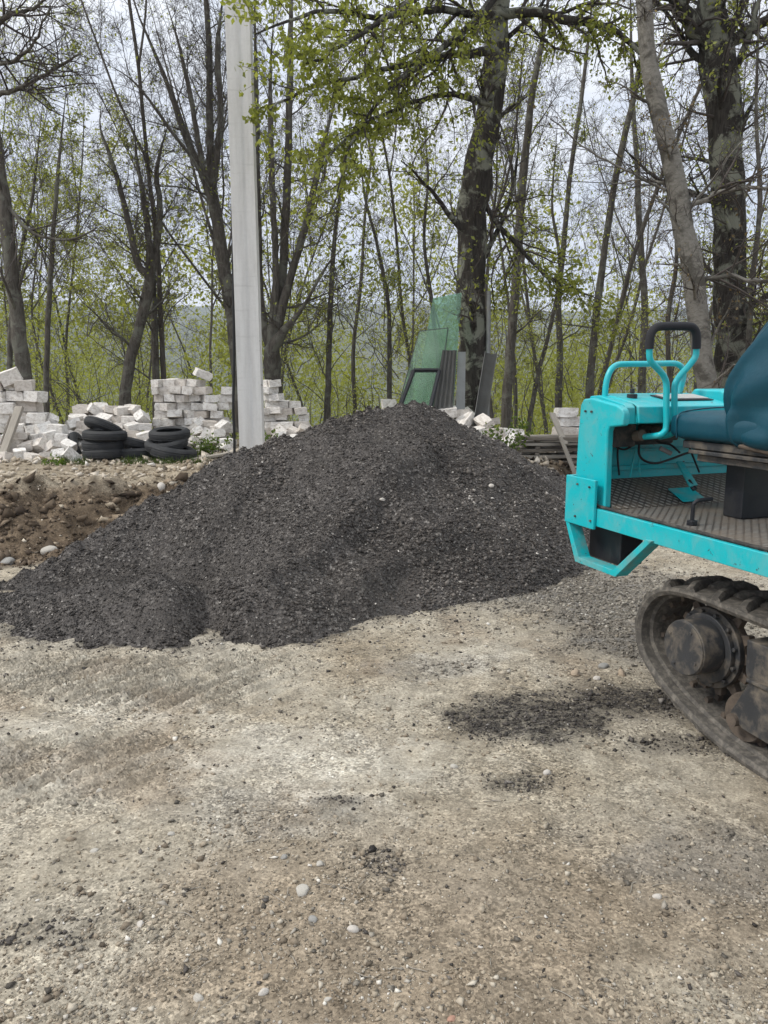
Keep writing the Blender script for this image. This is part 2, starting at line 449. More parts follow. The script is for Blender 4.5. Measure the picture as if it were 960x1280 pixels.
def ground_z(x, y):
    x = np.asarray(x, float); y = np.asarray(y, float)
    wob = (fbm(x, y, .8, 3) - .5) * .5
    d = y - bank_line(x) + wob
    up = .27 * sstep(0, 1.45, d) + .23 * sstep(.65, 1.4, d)
    z = up
    z = z - .17 * np.clip(y - 13.6, 0, None) * sstep(13.2, 16.0, y) * (1 - .35 * sstep(20, 60, y))
    z = np.maximum(z, -46 + 0 * y)
    near = np.exp(-np.clip(y - 9, 0, None) / 10)
    z = z + ((fbm(x, y, 1.6, 5) - .5) * .07 + (fbm(x, y, .35, 8) - .5) * .030 + (fbm(x, y, .11, 9, 2) - .5) * .014) * near
    inb = sstep(-.1, .3, d) * sstep(.3, 0, d - 1.3)
    z = z + inb * ((fbm(x, y, .22, 41) - .5) * .24 + (fbm(x, y, .6, 42) - .5) * .22)
    z = z + sstep(.6, 1.0, d) * sstep(2.6, 1.6, d) * (fbm(x, y, .5, 43) - .45) * .20 * near
    ph = (x * .79 - y * .61) * 2 * math.pi / .105 + 1.3 * fbm(x, y, .9, 12)
    z = z + .066 * (1.3 * (1 - np.abs(np.sin(ph / 2))) ** 1.2 - .4) * ripple_mask(x, y) * (.12 + .88 * sstep(.02, .22, z - pile_z(x, y)))
    z = z - .02 * np.exp(-(((x - 1.9) / .6) ** 2 + ((y - 2.6) / .9) ** 2))
    return z

def axis(dense0, dense1, step, lo, hi, grow=1.12):
    a = list(np.arange(dense0, dense1, step)); s = step; v = a[-1]; R_ = []
    while v < hi: s *= grow; v += s; R_.append(v)
    s = step; v = a[0]; L_ = []
    while v > lo: s *= grow; v -= s; L_.append(v)
    return np.array(L_[::-1] + a + R_)

gx = axis(-4.4, 3.4, .021, -420, 420); gy = axis(1.2, 9.2, .021, -200, 420)
GX, GY = np.meshgrid(gx, gy)
GZ = ground_z(GX, GY)
def grid_quads(nx, ny):
    i = np.arange(nx * ny).reshape(ny, nx)
    return np.stack([i[:-1, :-1], i[:-1, 1:], i[1:, 1:], i[1:, :-1]], -1).reshape(-1, 4)

def blob(x, y, u, v, ru, rv, seed, z=0, warp=.9):
    """soft patch centred on the ground point seen at photo pixel (u, v); ru, rv in metres along x and y"""
    c = atz(u, v, z)
    w = (fbm(x, y, .45, seed) - .5) * 2 * warp + (fbm(x, y, .10, seed + 5) - .5) * warp * 1.6
    d = np.sqrt(((x - c[0]) / ru) ** 2 + ((y - c[1]) / rv) ** 2) + w
    return 1 - sstep(.35, 1.2, d)

def masks(x, y):
    dark = np.maximum.reduce([
        1.1 * blob(x, y, 690, 893, .46, .30, 51, warp=.5), 1.05 * blob(x, y, 770, 872, .52, .24, 52, warp=.35), 1.2 * blob(x, y, 625, 900, .26, .20, 58, warp=.35), .6 * blob(x, y, 655, 975, .20, .10, 53, warp=.6),
        .55 * blob(x, y, 480, 1075, .09, .08, 54), .45 * blob(x, y, 430, 1000, .12, .04, 55, warp=.8), .35 * blob(x, y, 60, 1165, .22, .12, 56, warp=.9), .55 * blob(x, y, 880, 930, .40, .10, 57, warp=.7),
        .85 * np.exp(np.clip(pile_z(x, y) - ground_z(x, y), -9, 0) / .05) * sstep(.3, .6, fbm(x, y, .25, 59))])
    dark = np.clip(dark, 0, 1)
    grey = np.maximum.reduce([blob(x, y, 770, 745, 1.15, 1.3, 61, warp=.3), blob(x, y, 830, 800, .7, .5, 62, warp=.4), .5 * blob(x, y, 560, 835, .35, .22, 63), .55 * blob(x, y, 900, 1080, .35, .25, 64), .4 * blob(x, y, 300, 1020, .4, .15, 65)])
    brown = np.maximum(sstep(.46, .62, fbm(x, y, 1.1, 71)) * sstep(3.0, 2.0, y) * .62, .5 * sstep(.55, .7, fbm(x, y, .5, 73)))
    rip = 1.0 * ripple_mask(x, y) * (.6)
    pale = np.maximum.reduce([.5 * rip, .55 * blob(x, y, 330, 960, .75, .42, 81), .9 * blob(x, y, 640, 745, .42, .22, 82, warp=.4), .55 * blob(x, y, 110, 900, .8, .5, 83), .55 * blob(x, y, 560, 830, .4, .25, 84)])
    d = y - bank_line(x) + (fbm(x, y, .8, 3) - .5) * .5
    soil = sstep(-.25, .1, d) * (1 - sstep(1.15, 1.5, d + (fbm(x, y, .2, 77) - .5) * .4))
    terr = sstep(1.1, 1.5, d)
    return dark, grey, brown, pale, soil, terr

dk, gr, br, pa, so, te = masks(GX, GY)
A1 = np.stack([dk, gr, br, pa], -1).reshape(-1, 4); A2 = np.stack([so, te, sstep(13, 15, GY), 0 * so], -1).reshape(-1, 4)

def ground_mat():
    m, nt, b, out = newmat('yard_dirt'); g = G(nt); co = g.coord()
    s1 = g.n('ShaderNodeSeparateColor'); nt.links.new(g.attr('mask_a'), s1.inputs[0])
    a1 = g.attr('mask_a', 'Alpha')
    s2 = g.n('ShaderNodeSeparateColor'); nt.links.new(g.attr('mask_b'), s2.inputs[0])
    big = g.noise(co, 1.3, 6, .65, .3); mid = g.noise(co, 9, 7, .7); fine = g.noise(co, 90, 5, .75); grit = g.voro(co, 120, out='Color')
    gv = g.n('ShaderNodeSeparateColor'); nt.links.new(grit, gv.inputs[0])
    c = g.ramp(big, [(.30, (.285, .236, .170)), (.5, (.378, .333, .260)), (.70, (.44, .40, .328))])
    c = g.mix(s1.outputs[2], c, (.25, .19, .132))
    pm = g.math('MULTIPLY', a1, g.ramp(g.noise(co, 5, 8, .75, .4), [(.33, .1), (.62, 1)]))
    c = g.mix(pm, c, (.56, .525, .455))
    gm = g.math('MULTIPLY', s1.outputs[1], g.ramp(mid, [(.3, .5), (.6, 1)]))
    c = g.mix(gm, c, (.185, .172, .155))
    c = g.mix(g.ramp(mid, [(.35, .42), (.62, 0)]), c, g.mix(1., c, (.52, .50, .47), 'MULTIPLY'))
    c = g.mix(s2.outputs[0], c, g.ramp(mid, [(.3, (.068, .049, .034)), (.55, (.14, .104, .070)), (.75, (.23, .18, .125))]))
    c = g.mix(s2.outputs[1], c, g.ramp(mid, [(.3, (.17, .13, .085)), (.6, (.33, .28, .21))]))
    c = g.mix(s2.outputs[2], c, (.10, .11, .04))
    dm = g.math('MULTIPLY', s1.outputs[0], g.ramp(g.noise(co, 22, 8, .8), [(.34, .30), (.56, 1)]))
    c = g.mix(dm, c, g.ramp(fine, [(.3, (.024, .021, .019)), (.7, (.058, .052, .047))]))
    g2 = g.n('ShaderNodeSeparateColor'); nt.links.new(g.voro(co, 48, out='Color'), g2.inputs[0])
    dust = g.math('SUBTRACT', 1.0, g.math('MULTIPLY', g.ramp(g.noise(co, 2.6, 7, .7, .6), [(.40, 0), (.60, 1)]), .72))
    c = g.mix(g.math('MULTIPLY', dust, .8), c, g.ramp(gv.outputs[0], [(0, .16), (.5, .48), (.9, .72), (1, .9)]), 'OVERLAY')
    c = g.mix(g.math('MULTIPLY', dust, .35), c, g.ramp(g2.outputs[0], [(0, .2), (.5, .5), (1, .8)]), 'OVERLAY')
    c = g.mix(.6, c, g.ramp(fine, [(.25, .15), (.75, .82)]), 'OVERLAY')
    c = g.mix(.35, c, g.ramp(g.noise(co, 17, 7, .8), [(.3, .2), (.7, .8)]), 'OVERLAY')
    c = g.mix(.45, c, g.ramp(g.noise(co, 4.5, 7, .7, .5), [(.3, .22), (.7, .76)]), 'OVERLAY')
    g.set(b.inputs['Base Color'], c); b.inputs['Roughness'].default_value = .95; b.inputs['Specular IOR Level'].default_value = .15
    n = g.bump(mid, .45, .02); n = g.bump(g.noise(co, 30, 7, .72), .5, .010, n); n = g.bump(fine, .7, .007, n); n = g.bump(gv.outputs[0], .6, .005, n)
    g.set(b.inputs['Normal'], n)
    return m
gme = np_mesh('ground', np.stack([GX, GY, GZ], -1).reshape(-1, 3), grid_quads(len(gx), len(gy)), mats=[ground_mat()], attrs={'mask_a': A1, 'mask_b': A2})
tag(obj('ground', gme), kind='structure')

# far hills
def hills_z(x, y):
    r = np.hypot(x, y)
    ridge = sstep(250, 900, r) * (84 + 22 * (fbm(x, y, 700, 91) - .5) * 2)
    ridge2 = sstep(900, 1450, r) * (52 + 50 * (fbm(x, y, 900, 95) - .5) * 2)
    return -34 + ridge + ridge2 + (fbm(x, y, 60, 92) - .5) * 12 * sstep(150, 500, r)
rr_ = np.geomspace(150, 1500, 100); th_ = np.linspace(R(-80), R(80), 260)
TT, RR = np.meshgrid(th_, rr_)
HX = RR * np.sin(TT); HY = RR * np.cos(TT); HZ = hills_z(HX, HY)
def hill_mat():
    m, nt, b, out = newmat('wooded_hillside'); g = G(nt); co = g.coord()
    n = g.noise(co, .02, 6, .7); f = g.voro(co, .12)
    c = g.ramp(n, [(.3, (.055, .065, .03)), (.5, (.085, .10, .035)), (.7, (.13, .125, .065))])
    c = g.mix(g.ramp(f, [(.2, 0), (.8, .6)]), c, (.04, .042, .025))
    g.set(b.inputs['Base Color'], c); b.inputs['Roughness'].default_value = 1
    g.set(b.inputs['Normal'], g.bump(f, 1, 5.0))
    return m
tag(obj('hills', np_mesh('hills', np.stack([HX, HY, HZ], -1).reshape(-1, 3), grid_quads(len(th_), len(rr_)), mats=[hill_mat()])), kind='structure')

# ------------------------------------------------------------------ loose stones as real geometry
def ico():
    p = (1 + 5 ** .5) / 2
    v = np.array([(-1, p, 0), (1, p, 0), (-1, -p, 0), (1, -p, 0), (0, -1, p), (0, 1, p), (0, -1, -p), (0, 1, -p), (p, 0, -1), (p, 0, 1), (-p, 0, -1), (-p, 0, 1)], float)
    f = np.array([(0, 11, 5), (0, 5, 1), (0, 1, 7), (0, 7, 10), (0, 10, 11), (1, 5, 9), (5, 11, 4), (11, 10, 2), (10, 7, 6), (7, 1, 8), (3, 9, 4), (3, 4, 2), (3, 2, 6), (3, 6, 8), (3, 8, 9), (4, 9, 5), (2, 4, 11), (6, 2, 10), (8, 6, 7), (9, 8, 1)])
    return v / np.linalg.norm(v[0]), f
def octa():
    v = np.array([(1, 0, 0), (-1, 0, 0), (0, 1, 0), (0, -1, 0), (0, 0, 1), (0, 0, -1)], float)
    f = np.array([(0, 2, 4), (2, 1, 4), (1, 3, 4), (3, 0, 4), (2, 0, 5), (1, 2, 5), (3, 1, 5), (0, 3, 5)])
    return v, f
def rand_rot(n, rng):
    q = rng.normal(size=(n, 4)); q /= np.linalg.norm(q, axis=1, keepdims=True); w, x, y, z = q.T
    return np.stack([1 - 2 * (y * y + z * z), 2 * (x * y - z * w), 2 * (x * z + y * w), 2 * (x * y + z * w), 1 - 2 * (x * x + z * z), 2 * (y * z - x * w), 2 * (x * z - y * w), 2 * (y * z + x * w), 1 - 2 * (x * x + y * y)], -1).reshape(n, 3, 3)
def stones_mesh(name, pos, size, tint, mat, rng, shape='octa', flat=.7, jit=.28):
    v0, f0 = ico() if shape == 'ico' else octa()
    n = len(pos); k = len(v0)
    V = v0[None] + rng.normal(0, jit, (n, k, 3))
    V *= rng.uniform(.6, 1.15, (n, 1, 3))
    V = np.einsum('nij,nkj->nki', rand_rot(n, rng), V)
    V[..., 2] *= flat
    V = V * np.asarray(size)[:, None, None] * .5 + pos[:, None]
    F = (f0[None] + (np.arange(n) * k)[:, None, None]).reshape(-1, 3)
    return np_mesh(name, V.reshape(-1, 3), tris=F, mats=[mat], smooth=False, tint=np.repeat(tint, k))

# ------------------------------------------------------------------ the pile
px_ = np.arange(-3.9, 3.9, .023); py_ = np.arange(4.0, 10.9, .023)
PX, PY = np.meshgrid(px_, py_)
PZ = pile_z(PX, PY); PG = ground_z(PX, PY)
keep = PZ > PG - .08
q = grid_quads(len(px_), len(py_)); kq = keep.ravel()[q].all(1)
q = q[kq]; used = np.unique(q); remap = np.full(PX.size, -1); remap[used] = np.arange(len(used))
def fines(x, y):
    e = 1.15 * np.exp(-(((x + 1.8) / .75) ** 2 + ((y - 5.35) / .38) ** 2)) + .35 * np.exp(-(((x - .75) / .5) ** 2 + ((y - 7.35) / .3) ** 2)) + .6 * np.exp(-(((x + 1.3) / .5) ** 2 + ((y - 4.6) / .2) ** 2))
    return np.clip(e + .45 * sstep(.58, .76, fbm(x, y, .6, 140)), 0, 1)
def pile_mat():
    m, nt, b, out = newmat('asphalt_millings'); g = G(nt); co = g.coord()
    big = g.noise(co, 1.6, 5, .6, .4); v = g.voro(co, 55, out='Color'); d = g.voro(co, 55)
    sv = g.n('ShaderNodeSeparateColor'); nt.links.new(v, sv.inputs[0])
    c = g.ramp(sv.outputs[0], [(0, (.022, .019, .017)), (.6, (.055, .048, .042)), (.9, (.12, .107, .095)), (1, (.24, .22, .20))])
    c = g.mix(g.ramp(big, [(.38, 0), (.62, .6)]), c, (.085, .076, .070))
    c = g.mix(g.attr('fines', 'Fac'), c, g.ramp(g.noise(co, 70, 5, .7), [(.3, (.028, .024, .021)), (.7, (.062, .054, .047))]))
    g.set(b.inputs['Base Color'], c); b.inputs['Roughness'].default_value = .8; b.inputs['Specular IOR Level'].default_value = .35
    n = g.bump(d, .9, .012); n = g.bump(g.noise(co, 160, 4), .5, .004, n)
    g.set(b.inputs['Normal'], n)
    return m
pme = np_mesh('gravel_pile', np.stack([PX, PY, PZ], -1).reshape(-1, 3)[used], remap[q], mats=[pile_mat()])
fa = pme.attributes.new('fines', 'FLOAT', 'POINT'); fa.data.foreach_set('value', (fines(PX, PY) * .85).ravel()[used].astype(np.float32))
pile = tag(obj('gravel_pile', pme), 'large dark grey heap of crushed asphalt gravel in the middle of the yard', 'gravel pile')
rng = np.random.default_rng(5)
def sample_pile(n, power=1.0):
    x = rng.uniform(-3.8, 3.4, n * 4); y = rng.uniform(4.1, 9.6, n * 4)
    z = pile_z(x, y); ok = (z > ground_z(x, y) + .0) & ((y < 7.6) | (rng.random(n * 4) < .35))
    return np.stack([x, y, z], -1)[ok][:n]
pp = sample_pile(150000)
fn = fines(pp[:, 0], pp[:, 1])
kp = rng.random(len(pp)) > fn * .55; pp = pp[kp]; fn = fn[kp]
sz = np.clip(rng.lognormal(math.log(.0112), .52, len(pp)), .0045, .05) * (1 - .45 * fn)
coarse = fbm(pp[:, 0], pp[:, 1], .9, 120)
sz *= np.where(coarse > .47, 1.1, .75)
pp[:, 2] += sz * .12
tn = np.clip(rng.beta(2.0, 2.8, len(pp)) + .55 * (coarse - .5) + .35 * (fbm(pp[:, 0] + pp[:, 2], pp[:, 1], .35, 121) - .5), 0, 1)
tn = np.clip(tn - .15 * fn - .24 * sstep(-.7, -1.4, pp[:, 0]) * sstep(6.1, 5.4, pp[:, 1]), 0, 1); tn = np.where(rng.random(len(pp)) < .006, 1.0, np.minimum(tn, .95))
st_o = obj('loose_stones', stones_mesh('loose_stones', pp, sz, tn, M['dark_gravel'], rng, 'octa', .85), pile); tag(st_o, kind='stuff')

# ------------------------------------------------------------------ gravel on the yard
def yard_points(n, ylo, yhi, xr=.62):
    y = np.exp(rng.uniform(math.log(ylo), math.log(yhi), n)); x = rng.uniform(-1, 1, n) * xr * (y + .5)
    return x, y
def off_pile(x, y): return pile_z(x, y) < ground_z(x, y) - .005
x, y = yard_points(150000, 1.25, 7.6)
dkm, grm, brm, pam, som, tem = masks(x, y)
dens = .22 + .6 * sstep(.44, .60, fbm(x, y, .5, 130)) + .3 * grm + .2 * brm - .2 * pam
dens = dens * np.interp(y, [1.3, 2.3, 3.0, 7], [1.0, .85, .5, .45]) * (1 - .75 * ripple_mask(x, y))
k = (rng.random(len(x)) < dens) & off_pile(x, y) & (som < .3) & (dkm < .75)
x, y, grm = x[k], y[k], grm[k]
sz = np.clip(rng.lognormal(math.log(.0068), .60, len(x)), .0026, .034) * np.clip(.75 + .09 * y, .8, 1.4)
z = ground_z(x, y) + sz * .1
tn = np.clip(rng.beta(2.2, 2.2, len(x)), 0, .95); tn = np.where(rng.random(len(x)) < .02, 1.0, tn)
isg = rng.random(len(x)) < (.25 + .7 * grm)
for msk, mt, nm in ((isg, 'grey_gravel', 'grey_gravel'), (~isg, 'tan_gravel', 'tan_gravel')):
    tag(obj(nm, stones_mesh(nm, np.stack([x, y, z], -1)[msk], sz[msk], tn[msk], M[mt], rng, 'octa', .65)), kind='stuff')
# grit washed into the furrows between the tread marks
xf, yf = rng.uniform(-3.2, .3, 60000), rng.uniform(2.6, 4.95, 60000)
phf = (xf * .79 - yf * .61) * 2 * math.pi / .105 + 1.3 * fbm(xf, yf, .9, 12)
kf = (rng.random(60000) < ripple_mask(xf, yf) * np.abs(np.sin(phf / 2)) ** 8 * .75) & off_pile(xf, yf); xf, yf = xf[kf], yf[kf]
sf = np.clip(rng.lognormal(math.log(.0065), .4, len(xf)), .003, .016)
tag(obj('furrow_grit', stones_mesh('furrow_grit', np.stack([xf, yf, ground_z(xf, yf) + sf * .1], -1), sf, np.clip(rng.beta(1.6, 3.2, len(xf)), 0, .9), M['tan_gravel'], rng, 'octa', .7)), kind='stuff')
# coarse grey chips strewn between the pile and the carrier
xc, yc_ = rng.uniform(.2, 3.6, 60000), rng.uniform(3.6, 8.5, 60000)
gk = masks(xc, yc_)[1]; kc = (rng.random(60000) < gk ** 1.5 * .85) & off_pile(xc, yc_); xc, yc_ = xc[kc], yc_[kc]
sc_ = np.clip(rng.lognormal(math.log(.015), .42, len(xc)), .006, .04); tc_ = np.clip(rng.beta(1.8, 2.4, len(xc)), 0, .97)
tag(obj('grey_chips', stones_mesh('grey_chips', np.stack([xc, yc_, ground_z(xc, yc_) + sc_ * .12], -1), sc_, tc_, M['grey_gravel'], rng, 'octa', .75)), kind='stuff')
# dark crumbs: in the spill patches and along the foot of the pile
x, y = yard_points(170000, 1.5, 8.5)
dkm = masks(x, y)[0]
hp = pile_z(x, y) - ground_z(x, y)
foot = np.exp(np.clip(hp, -9, 0) / .075) * .9
far_ = np.exp(np.clip(hp, -9, 0) / .17) * .16
k = (rng.random(len(x)) < np.maximum.reduce([dkm ** 1.3 * .9, foot * .5, far_]) + .006) & (hp < .0)
x, y, far_ = x[k], y[k], far_[k]
sz = np.clip(rng.lognormal(math.log(.0095), .45, len(x)) * (1 + .9 * (far_ > .05) * rng.random(len(x)) ** 3), .004, .042); z = ground_z(x, y) + sz * .15
tn = np.clip(rng.beta(2, 3, len(x)), 0, .93); tn = np.where(rng.random(len(x)) < .006, 1.0, tn)
tag(obj('dark_gravel', stones_mesh('dark_gravel', np.stack([x, y, z], -1), sz, tn, M['dark_gravel'], rng, 'octa', .75)), kind='stuff')
# earth clods on the dug bank, pale rubble along its top
x = rng.uniform(-6.5, 4.5, 34000); y = rng.uniform(5.9, 10.5, 34000)
som, tem = masks(x, y)[4:6]
k = (rng.random(len(x)) < som * .8) & off_pile(x, y); xe, ye = x[k], y[k]
sz = np.clip(rng.lognormal(math.log(.034), .68, len(xe)), .010, .17)
tn = np.clip(rng.beta(1.6, 2.2, len(xe)), 0, .96); tn = np.where(rng.random(len(xe)) < .04, 1, tn)
tag(obj('earth_clods', stones_mesh('earth_clods', np.stack([xe, ye, ground_z(xe, ye) + sz * .12], -1), sz, tn, M['earth_clods'], rng, 'octa', .8, .40)), kind='stuff')
x = rng.uniform(-6.8, 5.5, 60000); y = rng.uniform(7.0, 12.6, 60000)
d = y - bank_line(x); tem = masks(x, y)[5]
k = (rng.random(len(x)) < tem * (.30 * np.exp(-np.abs(d - 1.7) / .45) + .05 + .25 * sstep(9.8, 10.4, y))) & off_pile(x, y); xe, ye = x[k], y[k]
sz = np.clip(rng.lognormal(math.log(.036), .6, len(xe)), .012, .16)
tn = np.clip(rng.beta(2.0, 2.2, len(xe)) + .25 * sstep(.06, .13, sz), 0, 1)
tag(obj('rubble', stones_mesh('rubble', np.stack([xe, ye, ground_z(xe, ye) + sz * .15], -1), sz, tn, M['white_rubble'], rng, 'octa', .75, .38)), kind='stuff')

# single stones one can point at
def rock_mesh(seed, rough=.16):
    bm = bmesh.new(); bmesh.ops.create_icosphere(bm, subdivisions=3, radius=1)
    r = np.random.default_rng(seed); dirs = r.normal(size=(9, 3)); dirs /= np.linalg.norm(dirs, axis=1, keepdims=True); offs = r.uniform(.62, .92, 9)
    for v in bm.verts:
        p = np.array(v.co)
        for dd, of in zip(dirs, offs):
            s = p @ dd
            if s > of: p = p - dd * (s - of) * .9
        v.co = p * (1 + r.normal(0, .012))
    me = bpy.data.meshes.new('stone'); bm.to_mesh(me); bm.free()
    me.polygons.foreach_set('use_smooth', np.ones(len(me.polygons), bool)); me.set_sharp_from_angle(angle=R(28))
    return me
def rock_material(name, col): return simple(name, col, .85, var=.25, vscale=3, bump=.3, bscale=8, bdist=.05, dirt=tuple(c * .6 for c in col), dirtamt=.5, dscale=3)
RM = {'white': rock_material('white_stone', (.50, .46, .41)), 'grey': rock_material('grey_stone', (.28, .27, .25)), 'tan': rock_material('tan_stone', (.38, .30, .22)), 'pale': rock_material('pale_stone', (.43, .40, .35)), 'brick': rock_material('reddish_stone', (.38, .22, .16))}
stone_list = [  # u, v, width px, colour, label
    (441, 1163, 17, 'white', 'squarish off-white stone alone in the middle of the bare dirt, brightest one there'),
    (248, 1250, 16, 'pale', 'pale stone at the bottom edge of the ground, left of the whitish stone pair'),
    (329, 1241, 16, 'white', 'whitish flat stone in the near dirt between two smaller pale stones'),
    (391, 1151, 15, 'grey', 'flat grey stone just up and left of the brightest off-white stone'),
    (378, 1115, 20, 'pale', 'long flat pale grey stone lying below a short upright stone'),
    (411, 1251, 13, 'pale', 'small rounded pale stone nearest below the brightest off-white stone'),
    (821, 1122, 13, 'white', 'round white pebble alone on the dirt in front of the rubber track'),
    (684, 967, 12, 'white', 'small bright white stone beside a dark gravel smear'),
    (400, 1081, 12, 'pale', 'pale pointed stone on dirt below the pale dusty patch'),
    (355, 1072, 11, 'grey', 'small grey stone left of the pale pointed stone'),
    (124, 989, 10, 'pale', 'pale stone with dark clod beside it in the left dirt'),
    (754, 834, 15, 'grey', 'bluish grey stone standing left of the rubber track'),
    (746, 849, 11, 'white', 'white flat stone at the far edge of the dark gravel patch'),
    (720, 843, 16, 'tan', 'tan flat stone left of the bluish grey stone'),
    (777, 843, 15, 'tan', 'tan rounded stone between bluish grey stone and rubber track'),
    (568, 960, 12, 'pale', 'rounded pale stone on dirt left of dark gravel smear'),
    (565, 1276, 16, 'brick', 'pinkish stone cut off at the bottom edge of the picture'),
    (601, 1186, 9, 'white', 'small elongated white pebble on the brown dirt right of the off-white stone'),
    (175, 1157, 14, 'white', 'flat white stone in the left dirt above the lowest pale stones'),
    (214, 1044, 11, 'pale', 'pale round pebble in the left dirt below the track imprints'),
    (118, 1065, 12, 'pale', 'oval pale stone farther left of the round pebble pair'),
    (478, 625, 8, 'white', 'small white stone resting on the flank of the dark pile'),
    (614, 608, 8, 'white', 'small white stone high on the right side of the dark pile'),
    (202, 610, 16, 'white', 'whitish rock sitting on the edge of the dug earth bank'),
    (135, 566, 30, 'tan', 'orange tan rock in front of the stacked tyres'),
    (182, 571, 13, 'grey', 'rounded grey rock in grass between the two tyre stacks'),
    (62, 690, 22, 'pale', 'pale broken rock on the brown earth slope by pile tip'),
    (10, 705, 20, 'grey', 'grey rock at the left end of the brown earth slope'),
]
rock_protos = [rock_mesh(s) for s in range(8)]
def ground_hit(u, v):
    d = ray(u, v); lam = .6
    while lam < 40:
        p = np.array([0, 0, CAM_H]) + d * lam
        if p[2] < max(ground_z(p[0], p[1]), pile_z(p[0], p[1])): return p, lam
        lam += .01
    return p, lam
for i, (u, v, w, c, lab) in enumerate(stone_list):
    p, lam = ground_hit(u, v); s = w * lam / FPX / 2
    me = rock_protos[i % 8].copy(); me.materials.append(RM[c])
    o = obj('stone', me); tag(o, lab, 'stone', 'single stones on the ground')
    o.location = (p[0], p[1], p[2] + s * .12); o.scale = (s, s * random.uniform(.7, .95), s * random.uniform(.6, .8)); o.rotation_euler = (random.uniform(-.3, .3), random.uniform(-.3, .3), random.uniform(0, 6))

# ------------------------------------------------------------------ tracked carrier
YAW = math.atan2(.347, .938)
veh = empty('tracked_carrier', (0, 0, 0), 0)
tag(veh, 'turquoise rubber-tracked carrier with blue covered seat and black gripped lever, parked beside the gravel pile', 'tracked carrier')
dv = np.array([-.347, .938, 0]); wv = np.array([.938, .347, 0]); dv /= np.linalg.norm(dv); wv /= np.linalg.norm(wv)
S0, T0 = 2.0, 3.0
veh.location = tuple(dv * S0 + wv * T0); veh.rotation_euler = (0, 0, YAW)
def L(s, t, z): return (t - T0, s - S0, z)
def on_s(u, v, s):   # point seen at (u,v) on the plane s = const, in vehicle coordinates
    d = ray(u, v); lam = s / (d @ dv); return L(s, lam * (d @ wv), CAM_H + lam * d[2])
def on_t(u, v, t):
    d = ray(u, v); lam = t / (d @ wv); return L(lam * (d @ dv), t, CAM_H + lam * d[2])
def vb(mb, s0, s1, t0, t1, z0, z1): return mb.box(L(s0, t0, z0), L(s1, t1, z1))
def pz(mb, poly, t0, t1): return mb.prism([(s - S0, z) for s, z in poly], 'x', t0 - T0, t1 - T0)

# deck
deck = vb(MB(), .95, 3.19, 2.375, 3.70, .915, .940).build('deck_plate', M['chequer'], veh, .003)
m = MB()
pz(m, [(3.17, .943), (3.44, 1.055), (3.44, 1.03), (3.17, .920)], 2.42, 3.70); m.build('toe_plate', M['chequer'], veh)
# raised rubber edging along the near rim
ed = smooth_path([on_t(742, 628, 2.37), on_t(770, 646, 2.37), on_t(830, 659, 2.37), on_t(900, 677, 2.37), L(2.1, 2.37, .952), L(1.0, 2.37, .952)], 6)
ed = [(p[0], p[1], max(p[2], .947)) for p in ed]
MB().tube(ed, .008, 8).build('deck_edging', M['rubber'], veh)
m = vb(MB(), .95, 3.24, 2.345, 2.372, .848, .938); m.build('side_beam', M['paint'], veh, .004)
m = vb(MB(), .95, 3.44, 3.703, 3.73, .848, .938); m.build('side_beam', M['paint'], veh, .004)
m = vb(MB(), 3.445, 3.475, 2.42, 3.70, .82, 1.47); m.build('front_panel', M['paint'], veh, .004)
# side plate of the console: an L-shaped post with the overhanging head
poly = [(3.475, .90), (3.465, 1.30), (3.452, 1.455), (3.43, 1.485), (3.36, 1.492), (3.15, 1.462), (3.105, 1.445), (3.092, 1.42), (3.098, 1.365), (3.20, 1.352), (3.212, 1.33), (3.205, .944)]
m = pz(MB(), poly, 2.375, 2.415); m.build('console_side', M['paint'], veh, .010, 3)
m = pz(MB(), poly, 3.68, 3.72); m.build('console_side', M['paint'], veh, .010, 3)
# console top and fascia
head = [(3.452, 1.455), (3.43, 1.500), (3.36, 1.505), (3.15, 1.466), (3.13, 1.45), (3.13, 1.37), (3.16, 1.37), (3.16, 1.43), (3.40, 1.45)]
m = pz(MB(), head, 2.418, 3.678); m.build('console_top', M['paint'], veh, .005)
m = pz(MB(), [(3.40, 1.514), (3.15, 1.475), (3.105, 1.455), (3.098, 1.375), (3.128, 1.372), (3.128, 1.452), (3.16, 1.464), (3.40, 1.502)], 2.47, 3.02); m.build('instrument_cover', M['paint'], veh, .008, 3)
m = pz(MB(), [(3.44, 1.49), (3.40, 1.535), (3.20, 1.53), (3.14, 1.50), (3.14, 1.44), (3.44, 1.45)], 3.06, 3.66); m.build('engine_cowl', M['paint'], veh, .014, 3)
